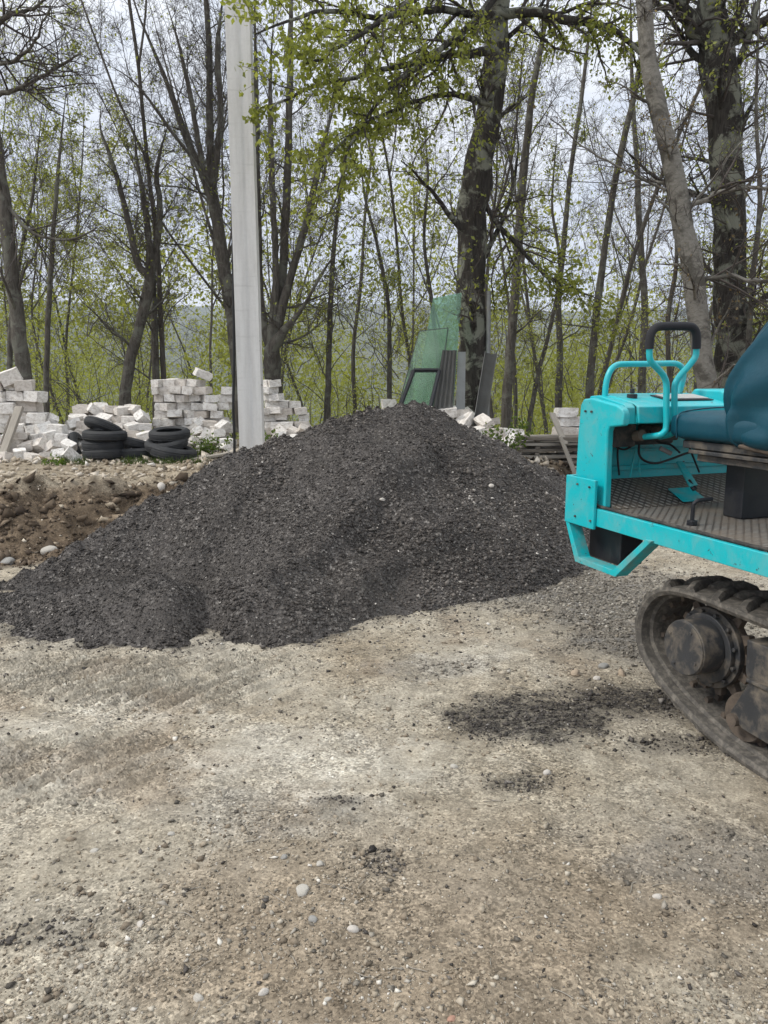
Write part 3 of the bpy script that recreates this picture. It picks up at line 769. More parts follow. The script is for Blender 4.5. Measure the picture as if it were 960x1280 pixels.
# inside of the footwell
m = vb(MB(), 3.30, 3.44, 2.45, 2.62, 1.24, 1.36); vb(m, 3.26, 3.42, 2.72, 2.86, 1.27, 1.35); m.cyl(L(3.36, 2.48, 1.26), L(3.36, 2.90, 1.26), .018, 12); m.build('valve_block', M['dusty_black'], veh, .008)
m = vb(MB(), 3.425, 3.444, 2.45, 3.6, 1.10, 1.125); vb(m, 3.425, 3.444, 2.45, 3.6, 1.2, 1.215); m.build('panel_rib', M['paint_dirty'], veh, .003)
hose = [on_s(799, 555, 3.30), on_s(799, 568, 3.28), on_s(806, 576, 3.26), on_s(820, 579, 3.2), on_s(838, 574, 3.16), on_s(860, 566, 3.1), on_s(885, 561, 3.0)]
MB().tube(smooth_path(hose, 6), .006, 8).build('hose', M['cable'], veh)
for pts_ in ([(766, 540, 3.36), (768, 556, 3.34), (780, 562, 3.33), (792, 556, 3.33)], [(776, 538, 3.36), (772, 566, 3.37), (774, 594, 3.38)], [(812, 538, 3.3), (822, 552, 3.27), (838, 556, 3.2), (850, 566, 3.15)], [(862, 560, 3.3), (868, 575, 3.33), (874, 590, 3.38)]):
    MB().tube(smooth_path([on_s(*p) for p in pts_], 6), .0055, 8).build('hose', M['cable'], veh)
MB().tube(smooth_path([on_s(795, 560, 3.34), on_s(791, 578, 3.35), on_s(788, 596, 3.35)], 4), .005, 8).tube(smooth_path([on_s(801, 560, 3.34), on_s(799, 580, 3.36), on_s(800, 594, 3.36)], 4), .005, 8).build('linkage_rods', M['paint_dirty'], veh)
m = MB(); m.tube([on_s(825, 560, 3.16), on_s(839, 567, 3.14)], .012, 8); m.build('lever_tip', M['galv'], veh)
for (u_, v_) in ((732, 514), (739.5, 514.5), (722, 605), (737, 609), (719, 645), (738, 651)):
    p_ = on_t(u_, v_, 2.372 if v_ < 600 else 2.323)
    MB().cyl((p_[0] - .006, p_[1], p_[2]), (p_[0] + .02, p_[1], p_[2]), .006, 6).build('bolt', M['dusty_black'], veh)
# foot pedal
pq = [on_s(846, 576, 3.30), on_s(853, 576, 3.30), on_s(873, 606, 3.16), on_s(863, 608, 3.16)]
MB().slab(pq, .012).build('foot_pedal', M['paint_dirty'], veh, .003)
m = vb(MB(), 3.17, 3.29, 2.84, 2.99, 1.0, 1.006); 
for v_ in m.bm.verts: v_.co.z += (v_.co.y + S0 - 3.17) * .41 - .045
m.build('pedal_base', M['paint_dirty'], veh)
m = MB().tube([on_s(860, 601, 3.2), on_s(869, 612, 3.16)], .014, 8); m.build('pedal_stop', M['black_metal'], veh)
# bent floor lever
c0 = atz(865, 655, .945); s_, t_ = c0 @ dv, c0 @ wv
lev = [L(s_, t_, .94), L(s_, t_, .985), L(s_, t_, 1.035)] + [L(s_ - .002 - .0 * k, t_ + .028 * math.sin(a) + 0.0, 1.035 + .028 * (1 - math.cos(a))) for k, a in enumerate([.4, .8, 1.2, 1.57])]
lev = [L(s_, t_, .94), L(s_, t_, 1.025), L(s_ - .003, t_ + .006, 1.042), L(s_ - .008, t_ + .02, 1.052), L(s_ - .02, t_ + .085, 1.058)]
MB().tube(smooth_path(lev, 5), .0095, 10).build('floor_lever', M['black_metal'], veh)
MB().tube([L(s_, t_, .94), L(s_, t_, .962)], .026, 6).build('lever_nut', M['black_metal'], veh, .002)
# corner plate bolted outside + step loop
m = MB().box(L(3.225, 2.325, .832), L(3.482, 2.344, 1.085)); vb(m, 3.462, 3.482, 2.344, 2.42, .832, 1.085); m.build('corner_plate', M['paint'], veh, .005)
zb = .632
stp = [(3.475, .835), (3.375, zb), (3.03, zb), (2.80, .86)]
m = MB()
m.prism([(s - S0, z) for s, z in [(3.482, .84), (3.452, .84), (3.345, zb + .03), (3.055, zb + .03), (2.83, .862), (2.785, .862), (3.035, zb), (3.375, zb)]], 'x', 2.330 - T0, 2.405 - T0)
m.build('step_loop', M['paint_dirty'], veh, .003)
m = vb(MB(), 3.17, 3.44, 2.46, 2.60, .64, .84); m.build('under_box', M['black_metal'], veh, .008)
# grab rail
def rr(u, v): return on_s(690 + u * .28125, 380 + v * .28125, 3.36)
gp = [rr(234, 430), rr(236, 395), rr(241, 350), rr(252, 312), rr(268, 285), rr(292, 270), rr(330, 267), rr(430, 266), rr(520, 264), rr(553, 266), rr(575, 279), rr(584, 300), rr(583, 330), rr(572, 375), rr(560, 425)]
MB().tube(smooth_path(gp, 4), .0155, 14).build('grab_rail', M['paint'], veh)
# steering lever
def sl(u, v, s=3.06): return on_s(690 + u * .28125, 380 + v * .28125, s)
left = [sl(395, 592, 3.2), sl(440, 588, 3.12), sl(480, 582), sl(500, 566), sl(508, 540), sl(508, 440), sl(509, 365), sl(502, 332), sl(487, 306), sl(462, 280), sl(442, 258), sl(434, 236), sl(433, 200), sl(434, 165), sl(440, 132), sl(456, 110), sl(482, 100), sl(550, 98),
        sl(608, 99), sl(630, 109), sl(641, 132), sl(643, 165), sl(642, 200), sl(638, 232), sl(624, 255), sl(600, 285), sl(572, 316), sl(552, 345), sl(545, 375), sl(544, 440), sl(543, 540, 3.07), sl(535, 575, 3.1), sl(480, 590, 3.2)]
lever = MB().tube(smooth_path(left, 4), .0155, 14).build('steering_lever', M['paint'], veh)
gi = smooth_path(left[12:23], 5)
MB().tube(gi, .0205, 14).build('grip', M['grip'], lever)
MB().tube([on_s(795, 545, 3.22), on_s(803, 544, 3.17)], .028, 14).build('lever_pivot', M['rust'], veh)
# switch, decal plate, filler cap
c0 = on_s(690 + 355 * .28125, 380 + 425 * .28125, 3.27)
m = MB(); zt = 1.485
m.cyl((c0[0], c0[1], zt - .005), (c0[0], c0[1], zt + .028), .026, 18); m.tube([(c0[0], c0[1], zt + .03), (c0[0], c0[1], zt + .055)], .012, 10); m.build('key_switch', M['black_metal'], veh, .003)
def tilt(s): return 1.475 + (s - 3.15) * .156
def plate(s0, s1, t0, t1, h, mb):
    q = [L(s0, t0, tilt(s0) + h), L(s0, t1, tilt(s0) + h), L(s1, t1, tilt(s1) + h), L(s1, t0, tilt(s1) + h)]; return mb.slab(q, .004)
plate(3.165, 3.31, 2.70, 2.985, .003, MB()).build('instrument_panel', M['black_metal'], veh)
plate(3.18, 3.295, 2.72, 2.965, .0085, MB()).build('instrument_label', M['decal'], veh)
MB().cyl(L(3.2, 3.33, 1.53), L(3.2, 3.33, 1.555), .03, 16).build('filler_cap', M['black_metal'], veh, .006)
# seat
def rounded_slab(s0, s1, t0, t1, z0, z1, name, mat, parent, crown=.02, seed=0):
    bm = bmesh.new(); bmesh.ops.create_cube(bm, size=2); bmesh.ops.subdivide_edges(bm, edges=bm.edges, cuts=9, use_grid_fill=True)
    hs, ht, hz = (s1 - s0) / 2, (t1 - t0) / 2, (z1 - z0) / 2
    r_ = min(hz * .75, .05)
    rg = np.random.default_rng(seed)
    for v in bm.verts:
        p = np.array([v.co.x * ht, v.co.y * hs, v.co.z * hz])
        inner = np.clip(p, [-ht + r_, -hs + r_, -hz + r_], [ht - r_, hs - r_, hz - r_])
        dd = p - inner; n = np.linalg.norm(dd)
        if n > 1e-6: p = inner + dd / n * min(n, r_)
        p[2] += crown * (1 - (p[0] / ht) ** 2) * (1 - (p[1] / hs) ** 2) * (1 if p[2] > 0 else 0)
        v.co = p + np.array([(t0 + t1) / 2 - T0, (s0 + s1) / 2 - S0, (z0 + z1) / 2])
    me = bpy.data.meshes.new(name); bm.to_mesh(me); bm.free(); me.materials.append(mat); me.polygons.foreach_set('use_smooth', np.ones(len(me.polygons), bool))
    return obj(name, me, parent)
rounded_slab(2.30, 3.055, 2.60, 3.14, 1.300, 1.432, 'seat_cushion', M['vinyl'], veh, .018)
seam = [L(2.98, 2.602, 1.31), L(2.98, 2.598, 1.36), L(2.98, 2.60, 1.41), L(2.98, 2.65, 1.437), L(2.98, 2.87, 1.452), L(2.98, 3.09, 1.437)]
MB().tube(smooth_path(seam, 4), .0035, 6).build('cushion_piping', M['vinyl'], veh)
m = vb(MB(), 2.35, 2.98, 2.64, 3.10, 1.262, 1.300); m.build('seat_slide', M['dusty_black'], veh, .006)
m = vb(MB(), 2.40, 2.93, 2.63, 3.11, 1.240, 1.258); vb(m, 2.45, 2.90, 2.66, 3.08, 1.205, 1.236); m.build('seat_rail', M['dusty_black'], veh, .004)
m = pz(MB(), [(2.847, .942), (2.847, 1.204), (2.73, 1.204), (2.73, .942)], 2.79, 3.16); m.build('seat_pedestal', M['black_metal'], veh, .006)
# loose cover over the backrest
def cover():
    zs = [1.27, 1.30, 1.34, 1.38, 1.42, 1.46, 1.50, 1.55, 1.60, 1.66, 1.72, 1.78, 1.84, 1.90, 1.94, 1.965]
    f = [2.62, 2.66, 2.70, 2.715, 2.725, 2.732, 2.738, 2.735, 2.722, 2.69, 2.655, 2.61, 2.56, 2.51, 2.45, 2.38]
    bk = [2.40, 2.37, 2.34, 2.33, 2.32, 2.31, 2.30, 2.29, 2.28, 2.265, 2.25, 2.235, 2.22, 2.22, 2.23, 2.26]
    ta = [2.66, 2.61, 2.585, 2.58, 2.578, 2.578, 2.58, 2.585, 2.59, 2.60, 2.61, 2.62, 2.635, 2.66, 2.70, 2.76]
    n = 56; V = []; 
    for i, z in enumerate(zs):
        c = np.array([(f[i] + bk[i]) / 2, (ta[i] + 5.74 - ta[i]) / 2]); hs = (f[i] - bk[i]) / 2; ht = 2.87 - ta[i]
        for k in range(n):
            a = 2 * math.pi * k / n; ca, sa = math.cos(a), math.sin(a); e = .42
            ss = c[0] + hs * abs(ca) ** e * np.sign(ca); tt = 2.87 + ht * abs(sa) ** e * np.sign(sa)
            fold = .015 * math.sin(9 * a + z * 22) * (1.25 - abs(z - 1.42) / .5 if z < 1.8 else .4) + .016 * (fbm(np.array(a * 1.6), np.array(z * 5.), .5, 201) - .5) * 2
            pinch = -.022 * math.exp(-((z - 1.455 - .02 * math.sin(3 * a)) / .018) ** 2) - .018 * math.exp(-((z - 1.40 - .03 * math.sin(2 * a + 1)) / .014) ** 2)
            q = 1 + (fold + pinch) / .25
            V.append(L(c[0] + (ss - c[0]) * q, 2.87 + (tt - 2.87) * q, z + .012 * math.sin(5 * a + 2) * (z < 1.5)))
    Q = []
    for i in range(len(zs) - 1):
        for k in range(n): Q.append((i * n + k, i * n + (k + 1) % n, (i + 1) * n + (k + 1) % n, (i + 1) * n + k))
    V.append(L((f[-1] + bk[-1]) / 2, 2.87, 1.975)); top = len(V) - 1
    V.append(L((f[0] + bk[0]) / 2, 2.87, 1.30)); bot = len(V) - 1
    T = [((len(zs) - 1) * n + k, (len(zs) - 1) * n + (k + 1) % n, top) for k in range(n)] + [((k + 1) % n, k, bot) for k in range(n)]
    me = np_mesh('seat_cover', V, Q, T, [M['vinyl']])
    o = obj('seat_cover', me, veh); md = o.modifiers.new('sub', 'SUBSURF'); md.levels = 1; md.render_levels = 1
    return o
cover()
m = MB().tube([L(2.45, 2.66, 1.33), L(2.60, 2.62, 1.30), L(2.40, 2.62, 1.285)], .012, 8); m.build('recline_lever', M['rust'], veh)
# rear body behind the seat (outside the photo's frame)
m = pz(MB(), [(.95, .942), (1.75, .942), (1.68, 1.42), (1.60, 1.46), (1.0, 1.46), (.95, 1.42)], 2.50, 3.64); m.build('engine_cover', M['paint'], veh, .02, 3)
# chassis
m = vb(MB(), .9, 2.5, 2.86, 3.24, .36, .64); vb(m, 1.1, 2.05, 2.9, 3.2, .645, .868); vb(m, 1.1, 3.3, 2.62, 3.48, .87, .912); m.build('chassis', M['dusty_black'], veh, .01)

def track(tc, side, name_first=True):
    """one rubber track; tc = t of its outer face, side = +1 when the belt extends to larger t"""
    W = .32
    tr = empty('track', (0, 0, 0)); tr.parent = veh
    path = [(1.2, .012), (1.6, .008), (2.0, .008), (2.2, .012), (2.40, .030), (2.58, .072), (2.74, .130), (2.88, .205), (2.965, .29), (2.985, .37), (2.975, .45), (2.93, .53), (2.86, .588), (2.76, .622), (2.62, .634), (2.46, .630), (2.2, .624), (1.9, .620), (1.5, .624), (1.15, .628), (.95, .60), (.80, .52), (.74, .40), (.76, .26), (.86, .12), (1.0, .035)]
    P = [np.array(p) for p in path]; n0 = len(P); dense = []
    for i in range(n0):
        p0, p1, p2, p3 = P[i - 1], P[i], P[(i + 1) % n0], P[(i + 2) % n0]
        for k in range(6):
            t = k / 6; dense.append(.5 * (2 * p1 + (p2 - p0) * t + (2 * p0 - 5 * p1 + 4 * p2 - p3) * t * t + (-p0 + 3 * p1 - 3 * p2 + p3) * t ** 3))
    D = np.array(dense); seg = np.linalg.norm(np.roll(D, -1, 0) - D, axis=1); cum = np.concatenate([[0], np.cumsum(seg)]); Ltot = cum[-1]
    def sample(l):
        l = l % Ltot; i = np.searchsorted(cum, l, side='right') - 1; i = min(i, len(D) - 1); f = (l - cum[i]) / seg[i]
        a, b = D[i], D[(i + 1) % len(D)]; p = a + (b - a) * f; t = (b - a) / np.linalg.norm(b - a); return p, np.array([t[1], -t[0]])  # outward
    NB = 220; bm = MB(); rings = []
    prof = [(-.0, .0), (.012, -.018), (.06, -.020), (.07, -.034), (W - .07, -.034), (W - .06, -.020), (W - .012, -.018), (W, .0), (W - .004, .018), (.004, .018)]
    rg = np.random.default_rng(9)
    for k in range(NB):
        p, nrm = sample(Ltot * k / NB)
        rings.append([bm.bm.verts.new(L(p[0] + nrm[0] * b, tc + side * a, p[1] + nrm[1] * b)) for a, b in prof])
    K = len(prof)
    for k in range(NB):
        a, b = rings[k], rings[(k + 1) % NB]
        for i in range(K): bm.bm.faces.new((a[i], a[(i + 1) % K], b[(i + 1) % K], b[i]))
    # tread lugs: slanted ridges on the outside, meeting the rim at staggered places
    NL = 34
    for k in range(NL):
        l0 = Ltot * k / NL
        for half in (0, 1):
            a0, a1 = (.012, W * .60) if half == 0 else (W - .012, W * .40)
            ls = l0 + (Ltot / NL / 2 if half else 0)
            sect = []
            for j in range(6):
                f = j / 5; a = a0 + (a1 - a0) * f; lc = ls - .075 * f ** .9 + .0; hw = .027 + .006 * (1 - f)
                hgt = .050 if 0 < j < 5 else .034
                pts = []
                for (dl, dh) in ((-hw, .014), (-hw * .78, hgt * .7), (-hw * .4, hgt), (hw * .4, hgt), (hw * .78, hgt * .7), (hw, .014)):
                    p, nrm = sample(lc + dl); pts.append(bm.bm.verts.new(L(p[0] + nrm[0] * dh, tc + side * a, p[1] + nrm[1] * dh)))
                sect.append(pts)
            for j in range(5):
                for i in range(5): bm.bm.faces.new((sect[j][i], sect[j][i + 1], sect[j + 1][i + 1], sect[j + 1][i]))
            bm.bm.faces.new(sect[0][::-1]); bm.bm.faces.new(sect[-1])
    nbelt = len(bm.bm.faces)
    # drive sprocket with hub
    cs, cz = 2.62, .385
    o_ = lambda a: tc + side * a
    sp_ = MB(); NT = 14; poly = []
    for k in range(NT):
        a = 2 * math.pi * k / NT
        for da, r_ in ((-.13, .185), (-.075, .222), (.075, .222), (.13, .185)): poly.append((cs - S0 + math.cos(a + da) * r_, cz + math.sin(a + da) * r_))
    sp_.prism(poly, 'x', o_(.135) - T0, o_(.170) - T0); sp_.build('sprocket', M['rust'], tr, .003)
    h = MB(); h.cyl(L(cs, o_(.105), cz), L(cs, o_(.134), cz), .185, 40); h.cyl(L(cs, o_(.08), cz), L(cs, o_(.1045), cz), .160, 40)
    for k in range(12):
        a = 2 * math.pi * (k + .5) / 12; h.cyl(L(cs + .168 * math.cos(a), o_(.085), cz + .168 * math.sin(a)), L(cs + .168 * math.cos(a), o_(.104), cz + .168 * math.sin(a)), .011, 6)
    h.build('hub_flange', M['dusty_black'], tr, .004)
    h = MB(); h.cyl(L(cs, o_(-.035), cz + .015), L(cs, o_(.0795), cz + .015), .126, 44); h.build('drive_motor', M['dusty_black'], tr, .006)
    h = MB(); h.cyl(L(cs, o_(-.041), cz + .015), L(cs, o_(-.0355), cz + .015), .122, 44)
    for k in range(4): 
        a = 2 * math.pi * k / 4 + .5; h.cyl(L(cs + .095 * math.cos(a), o_(-.047), cz + .015 + .095 * math.sin(a)), L(cs + .095 * math.cos(a), o_(-.0415), cz + .015 + .095 * math.sin(a)), .008, 6)
    h.build('hub_cap', M['dusty_black'], tr, .003)
    # guide lugs inside the belt
    gl = bm
    for k in range(46):
        p, nrm = sample(Ltot * k / 46); q_, n2 = sample(Ltot * k / 46 + .012)
        t = np.array([-nrm[1], nrm[0]])
        for a in (.115, .175):
            vs = []
            for (dl, dh) in ((-.016, -.022), (.016, -.022), (.008, -.058), (-.008, -.058)):
                vs.append((p[0] + t[0] * dl + nrm[0] * dh - S0, p[1] + t[1] * dl + nrm[1] * dh))
            gl.prism(vs, 'x', o_(a) - T0, o_(a + .028) - T0)
    bm.bm.faces.ensure_lookup_table()
    for k in range(nbelt, len(bm.bm.faces)): bm.bm.faces[k].material_index = 1
    belt = bm.build('belt', M['track_rubber'], tr, angle=38); belt.data.materials.append(M['rust'])
    # rollers and frame
    fr = MB()
    fr.prism([(s - S0, z) for s, z in [(2.35, .52), (2.345, .38), (2.28, .25), (2.10, .21), (1.1, .21), (1.0, .30), (1.0, .52)]], 'x', o_(.045) - T0, o_(.20) - T0)
    fr.build('track_frame', M['dusty_black'], tr, .006)
    fr = MB(); fr.prism([(s - S0, z) for s, z in [(2.305, .35), (2.39, .18), (2.32, .137), (2.02, .125), (1.98, .35)]], 'x', o_(.028) - T0, o_(.042) - T0)
    fr.prism([(s - S0, z) for s, z in [(2.31, .353), (1.98, .353), (1.98, .368), (2.31, .368)]], 'x', o_(.015) - T0, o_(.11) - T0)
    fr.build('roller_bracket', M['dusty_black'], tr, .003)
    for s_r, z_r in ((2.365, .158), (1.90, .135), (1.5, .135), (1.16, .14)):
        ro = MB(); ro.lathe([(.03, -.07), (.10, -.07), (.108, -.055), (.108, -.02), (.085, -.012), (.085, .012), (.108, .02), (.108, .055), (.10, .07), (.03, .07)], 36, Matrix.Translation(L(s_r, o_(.145), z_r)) @ Matrix.Rotation(R(90), 4, 'Y'))
        ro.cyl(L(s_r, o_(.01), z_r), L(s_r, o_(.27), z_r), .028, 16)
        ro.build('roller', M['rust'], tr, 0)
    idl = MB(); idl.lathe([(.04, -.06), (.20, -.06), (.225, -.04), (.225, .04), (.20, .06), (.04, .06)], 40, Matrix.Translation(L(1.0, o_(.16), .34)) @ Matrix.Rotation(R(90), 4, 'Y')); idl.build('idler_wheel', M['rust'], tr, 0)
    return tr
track(2.44, 1); track(3.74, -1)

# ------------------------------------------------------------------ utility pole and cable
def pole():
    Yp = 9.6
    b0 = at(315.5, 560, Yp); t0_ = at(297.5, 0, Yp); ax = (t0_ - b0) / (t0_[2] - b0[2])
    zb_, zt_ = .35, 9.2
    sect = [(-.5, -.35), (-.02, -.35), (.03, -.335), (.08, -.315), (.14, -.31), (.5, -.31), (.5, .35), (-.5, .35)]
    V = []; zs = np.linspace(zb_, zt_, 36)
    for z in zs:
        c = b0 + ax * (z - b0[2]); w = np.interp(z, [.5, 6.4, 9.2], [.288, .272, .24])
        for p, q_ in sect: V.append((c[0] + p * w, c[1] + q_ * w, z))
    n = len(sect); Q = [(i * n + k, i * n + (k + 1) % n, (i + 1) * n + (k + 1) % n, (i + 1) * n + k) for i in range(len(zs) - 1) for k in range(n)]
    V = np.array(V); c = b0 + ax * (.5 - b0[2])
    V = V - c
    top = [(len(zs) - 1) * n + k for k in range(n)]
    T = [(top[0], top[k], top[k + 1]) for k in range(1, n - 1)]
    me = np_mesh('utility_pole', V, Q, T, [M['concrete']]); me.set_sharp_from_angle(angle=R(20))
    o = obj('utility_pole', me); o.location = tuple(c)
    md = o.modifiers.new('bevel', 'BEVEL'); md.width = .012; md.segments = 2; md.limit_method = 'ANGLE'; md.angle_limit = R(35)
    tag(o, 'tall pale concrete utility pole rising behind the gravel pile', 'utility pole')
    # cast-in holes with metal rims
    for (u, v) in ((321, 426), (324, 481)):
        p = at(u, v, Yp - .079) - c
        h = MB().cyl(tuple(p + np.array([-.03, .0, 0])), tuple(p + np.array([.04, 0.002, 0])), .008, 8); h.build('cast_bolt', M['steel'], o)
pole()
cab = [at(289, 150, 9.75), at(291, 300, 9.75), at(292, 380, 9.76), at(292.5, 450, 9.76), at(291.5, 510, 9.76), at(293, 545, 9.76), at(293, 572, 9.76), at(293, 590, 9.76)]
tag(MB().tube(smooth_path(cab, 6), .017, 10).build('cable', M['cable'], None, origin=cab[-1]), 'black cable hanging down the left side of the concrete pole to the ground', 'cable')
wire = []
A_, B_ = at(-200, 140, 17.0), at(1150, 240, 17.0)
for k in range(25):
    f = k / 24; p = A_ + (B_ - A_) * f; p = p + np.array([0, 0, -.35 * math.sin(math.pi * f)]); wire.append(p)
tag(MB().tube(wire, .008, 6).build('overhead_wire', M['cable']), 'thin dark overhead wire strung through the trees behind the pole', 'wire')

# ------------------------------------------------------------------ tyres
def tyre_mesh():
    Ro, Rr, W = .285, .175, .148
    h = W / 2
    prof = [(Rr, -h * .72), (Rr + .02, -h * .86), (Rr + .05, -h), (Ro - .060, -h * .97), (Ro - .028, -h * .84), (Ro - .008, -h * .62)]
    for g_ in (-.3, .3):
        z = g_ * h * 1.15
        prof += [(Ro, z - .010), (Ro - .004, z - .006), (Ro - .004, z + .006), (Ro, z + .010)]
    prof += [(Ro - .008, h * .62), (Ro - .028, h * .84), (Ro - .060, h * .97), (Rr + .05, h), (Rr + .02, h * .86), (Rr, h * .72), (Rr + .012, h * .6), (Ro - .03, h * .7), (Ro - .022, 0), (Ro - .03, -h * .7), (Rr + .012, -h * .6)]
    mb = MB(); mb.lathe(prof, 72)
    # lateral grooves: pull in shoulder vertices of every third ring
    for v in mb.bm.verts:
        r_ = math.hypot(v.co.x, v.co.y); a = math.atan2(v.co.y, v.co.x); k = round(a / (2 * math.pi / 72))
        if k % 3 == 0 and r_ > Ro - .03 and abs(v.co.z) > h * .35: v.co.x *= .985; v.co.y *= .985
    return mb
t_proto = tyre_mesh().build('tyre', M['tyre'])
tyre_spots = [  # u, v of the centre, Y, tilt x, tilt y, label
    (131, 567, 10.3, 0, .03, 'bottom black tyre of the left stack in front of the block heap'),
    (129, 555.5, 10.32, .03, -.04, 'middle black tyre of the left stack in front of the block heap'),
    (131, 544, 10.3, -.03, .02, 'upper flat-lying tyre of the left stack, under the tilted tyre'),
    (130, 534, 10.42, -.42, .22, 'tyre lying tilted on the very top of the left tyre stack'),
    (172, 567, 10.45, .05, .06, 'bottom tyre lying between the two tyre stacks'),
    (169, 556, 10.55, .28, -.16, 'upper slanting tyre lying between the two tyre stacks'),
    (217, 566, 10.25, .10, .16, 'bottom tyre of the right stack, leaning towards its neighbour'),
    (208, 554, 10.32, .16, -.20, 'middle tyre of the right stack in front of the pale blocks'),
    (212, 543, 10.4, -.06, -.10, 'topmost tyre of the right tyre stack, greyish and flat-lying'),
    (100, 563, 10.72, 1.2, .25, 'tyre half hidden standing upright behind the left tyre stack'),
]
for i, (u, v, Y, tx, ty, lab) in enumerate(tyre_spots):
    o = t_proto if i == 0 else copy_tree(t_proto)
    p = at(u, v, Y); o.location = tuple(p); o.rotation_euler = (tx, ty, random.uniform(0, 6))
    k_ = [1, .97, 1.02, .93, 1, .95, 1.08, 1.0, .96, .95][i]; o.scale = (k_, k_, k_ * [1, 1.1, .95, 1, 1, 1, 1.2, 1, 1.05, 1][i])
    tag(o, lab, 'tyre', 'old tyres stacked in front of the blocks')

# ------------------------------------------------------------------ pale building blocks
def block_variant(seed):
    r_ = np.random.default_rng(seed)
    bm = bmesh.new(); bmesh.ops.create_cube(bm, size=1); bmesh.ops.bevel(bm, geom=bm.edges[:], offset=.018, segments=1, affect='EDGES')
    bmesh.ops.subdivide_edges(bm, edges=bm.edges[:], cuts=2, use_grid_fill=True)
    dirs = []
    for k in range(5):
        c = np.array([r_.choice([-1, 1]), r_.choice([-1, 1]), r_.choice([-1, 1])], float); c /= np.linalg.norm(c)
        c = c + r_.normal(0, .25, 3); c /= np.linalg.norm(c); dirs.append((c, r_.uniform(.68, .84)))
    sh = r_.normal(0, .03, 6)
    for v in bm.verts:
        p = np.array(v.co)
        for c, of in dirs:
            s = p @ c
            if s > of: p = p - c * (s - of)
        p = p + np.array([sh[0] * p[1] + sh[1] * p[2], sh[2] * p[0], sh[3] * p[0] + sh[4] * p[1]]) + r_.normal(0, .008, 3)
        v.co = p
    me = bpy.data.meshes.new('block'); bm.to_mesh(me); bm.free(); me.materials.append(M['block'])
    me.polygons.foreach_set('use_smooth', np.ones(len(me.polygons), bool)); me.set_sharp_from_angle(angle=R(25))
    return me
BV = [block_variant(s) for s in range(10)]
GB = 'pale building blocks behind the pile'
def block(p, dims, rot, label, group):
    o = bpy.data.objects.new('building_block', random.choice(BV)); COL.objects.link(o)
    o.location = tuple(p); o.scale = dims; o.rotation_euler = rot
    tag(o, label, 'block', group); return o
rb = random.Random(3)
def stack(u0, u1, Y, top_of, bh, bw, where, group, z0=.5, skip=.04, jit=.02, course_word=True):
    """a dry-stacked run of blocks from pixel u0 to u1; top_of(u) gives the pixel row of its top"""
    c = 0
    while True:
        z = z0 + bh * (c + .5); xl = at(u0, 500, Y)[0]; xr = at(u1, 500, Y)[0]
        x_ = xl + rb.uniform(-.03, .03); n = 0; any_ = False
        while x_ < xr - bw * .45:
            w = bw * rb.uniform(.78, 1.18) * (.55 if (c % 2 and n == 0) else 1)
            uu = 480 + FPX * (x_ + w / 2) / (Y * 1.0)
            ztop = at(uu, top_of(uu), Y)[2]
            if z + bh * .35 < ztop:
                any_ = True
                if rb.random() > skip:
                    n += 1
                    block((x_ + w / 2, Y + rb.uniform(-.09, .09), z + rb.uniform(-.006, .006)), (w * .975, .26 * rb.uniform(.8, 1.1), bh * rb.uniform(.92, .99)),
                          (rb.gauss(0, jit), rb.gauss(0, jit), rb.gauss(0, jit * 5)),
                          f'pale block, {ORD[c]} course up, {ORD[min(n - 1, 19)]} from left, {where}', group)
            x_ += w
        c += 1
        if not any_ or c > 14: break
stack(193, 286, 12.0, lambda u: np.interp(u, [193, 235, 250, 262, 275, 290], [472, 466, 468, 476, 488, 480]), .118, .205, 'neat stack left of pole', 'blocks neatly stacked left of the pole', jit=.06)
stack(329, 390, 12.0, lambda u: np.interp(u, [325, 346, 350, 372, 374, 390], [470, 474, 496, 500, 508, 516]), .105, .20, 'stepped stack right of pole', 'blocks stacked right of the pole', jit=.06)
stack(-34, 50, 11.0, lambda u: np.interp(u, [-30, 5, 40, 50], [455, 470, 470, 476]), .150, .235, 'tall stack at left edge', 'blocks stacked at the left edge', jit=.05)
block(at(14, 471, 11.0) + np.array([0, -.03, 0]), (.26, .24, .19), (.1, -.35, .3), 'pale block lying tilted on top of the left edge stack', 'blocks stacked at the left edge')
block(at(254, 468, 12.0), (.25, .2, .12), (.1, .35, .4), 'pale block lying tilted on top of the neat stack left of the pole', 'blocks neatly stacked left of the pole')
stack(477, 498, 12.4, lambda u: 490, .15, .26, 'column behind pile top', 'blocks peeping over the pile top')

def heap(u0, u1, layers, yfront, dy, where, group, lh=.107, sp_=.195, dark=0, rows=2):
    """tumbled blocks: layers stepping back and up"""
    for kz in range(layers):
        for row in range(rows if kz >= layers - 2 else 1):
            Y = yfront + dy * kz + row * .27
            uu0 = u0 + kz * 4; uu1 = u1(kz) if callable(u1) else u1 - kz * 6
            x_ = at(uu0, 540, Y)[0] + rb.uniform(0, .12); xr = at(uu1, 540, Y)[0]; n = 0
            while x_ < xr:
                w = sp_ * rb.uniform(.75, 1.2); n += 1
                z = .5 + lh * (kz + .5) + rb.uniform(-.02, .03)
                word = ['bottom', 'second', 'third', 'fourth', 'fifth', 'sixth', 'seventh'][kz]
                tl = rb.random() < .6
                rot = (rb.gauss(0, .36), rb.gauss(0, .36), rb.uniform(-1.2, 1.2)) if tl else (rb.gauss(0, .08), rb.gauss(0, .08), rb.gauss(0, .3))
                block((x_ + w / 2, Y + rb.uniform(-.07, .07), z), (w, .175 * rb.uniform(.7, 1.2), .122 * rb.uniform(.75, 1.2)), rot,
                      f'{"tilted" if tl else "flat"} block, {word} layer {"front" if row == 0 else "back"}, {ORD[min(n - 1, 19)]} from left, {where}', group)
                x_ += w * .97
n = 2600; xb = rng.uniform(-5.8, -1.2, n); yb = rng.uniform(9.7, 11.6, n)
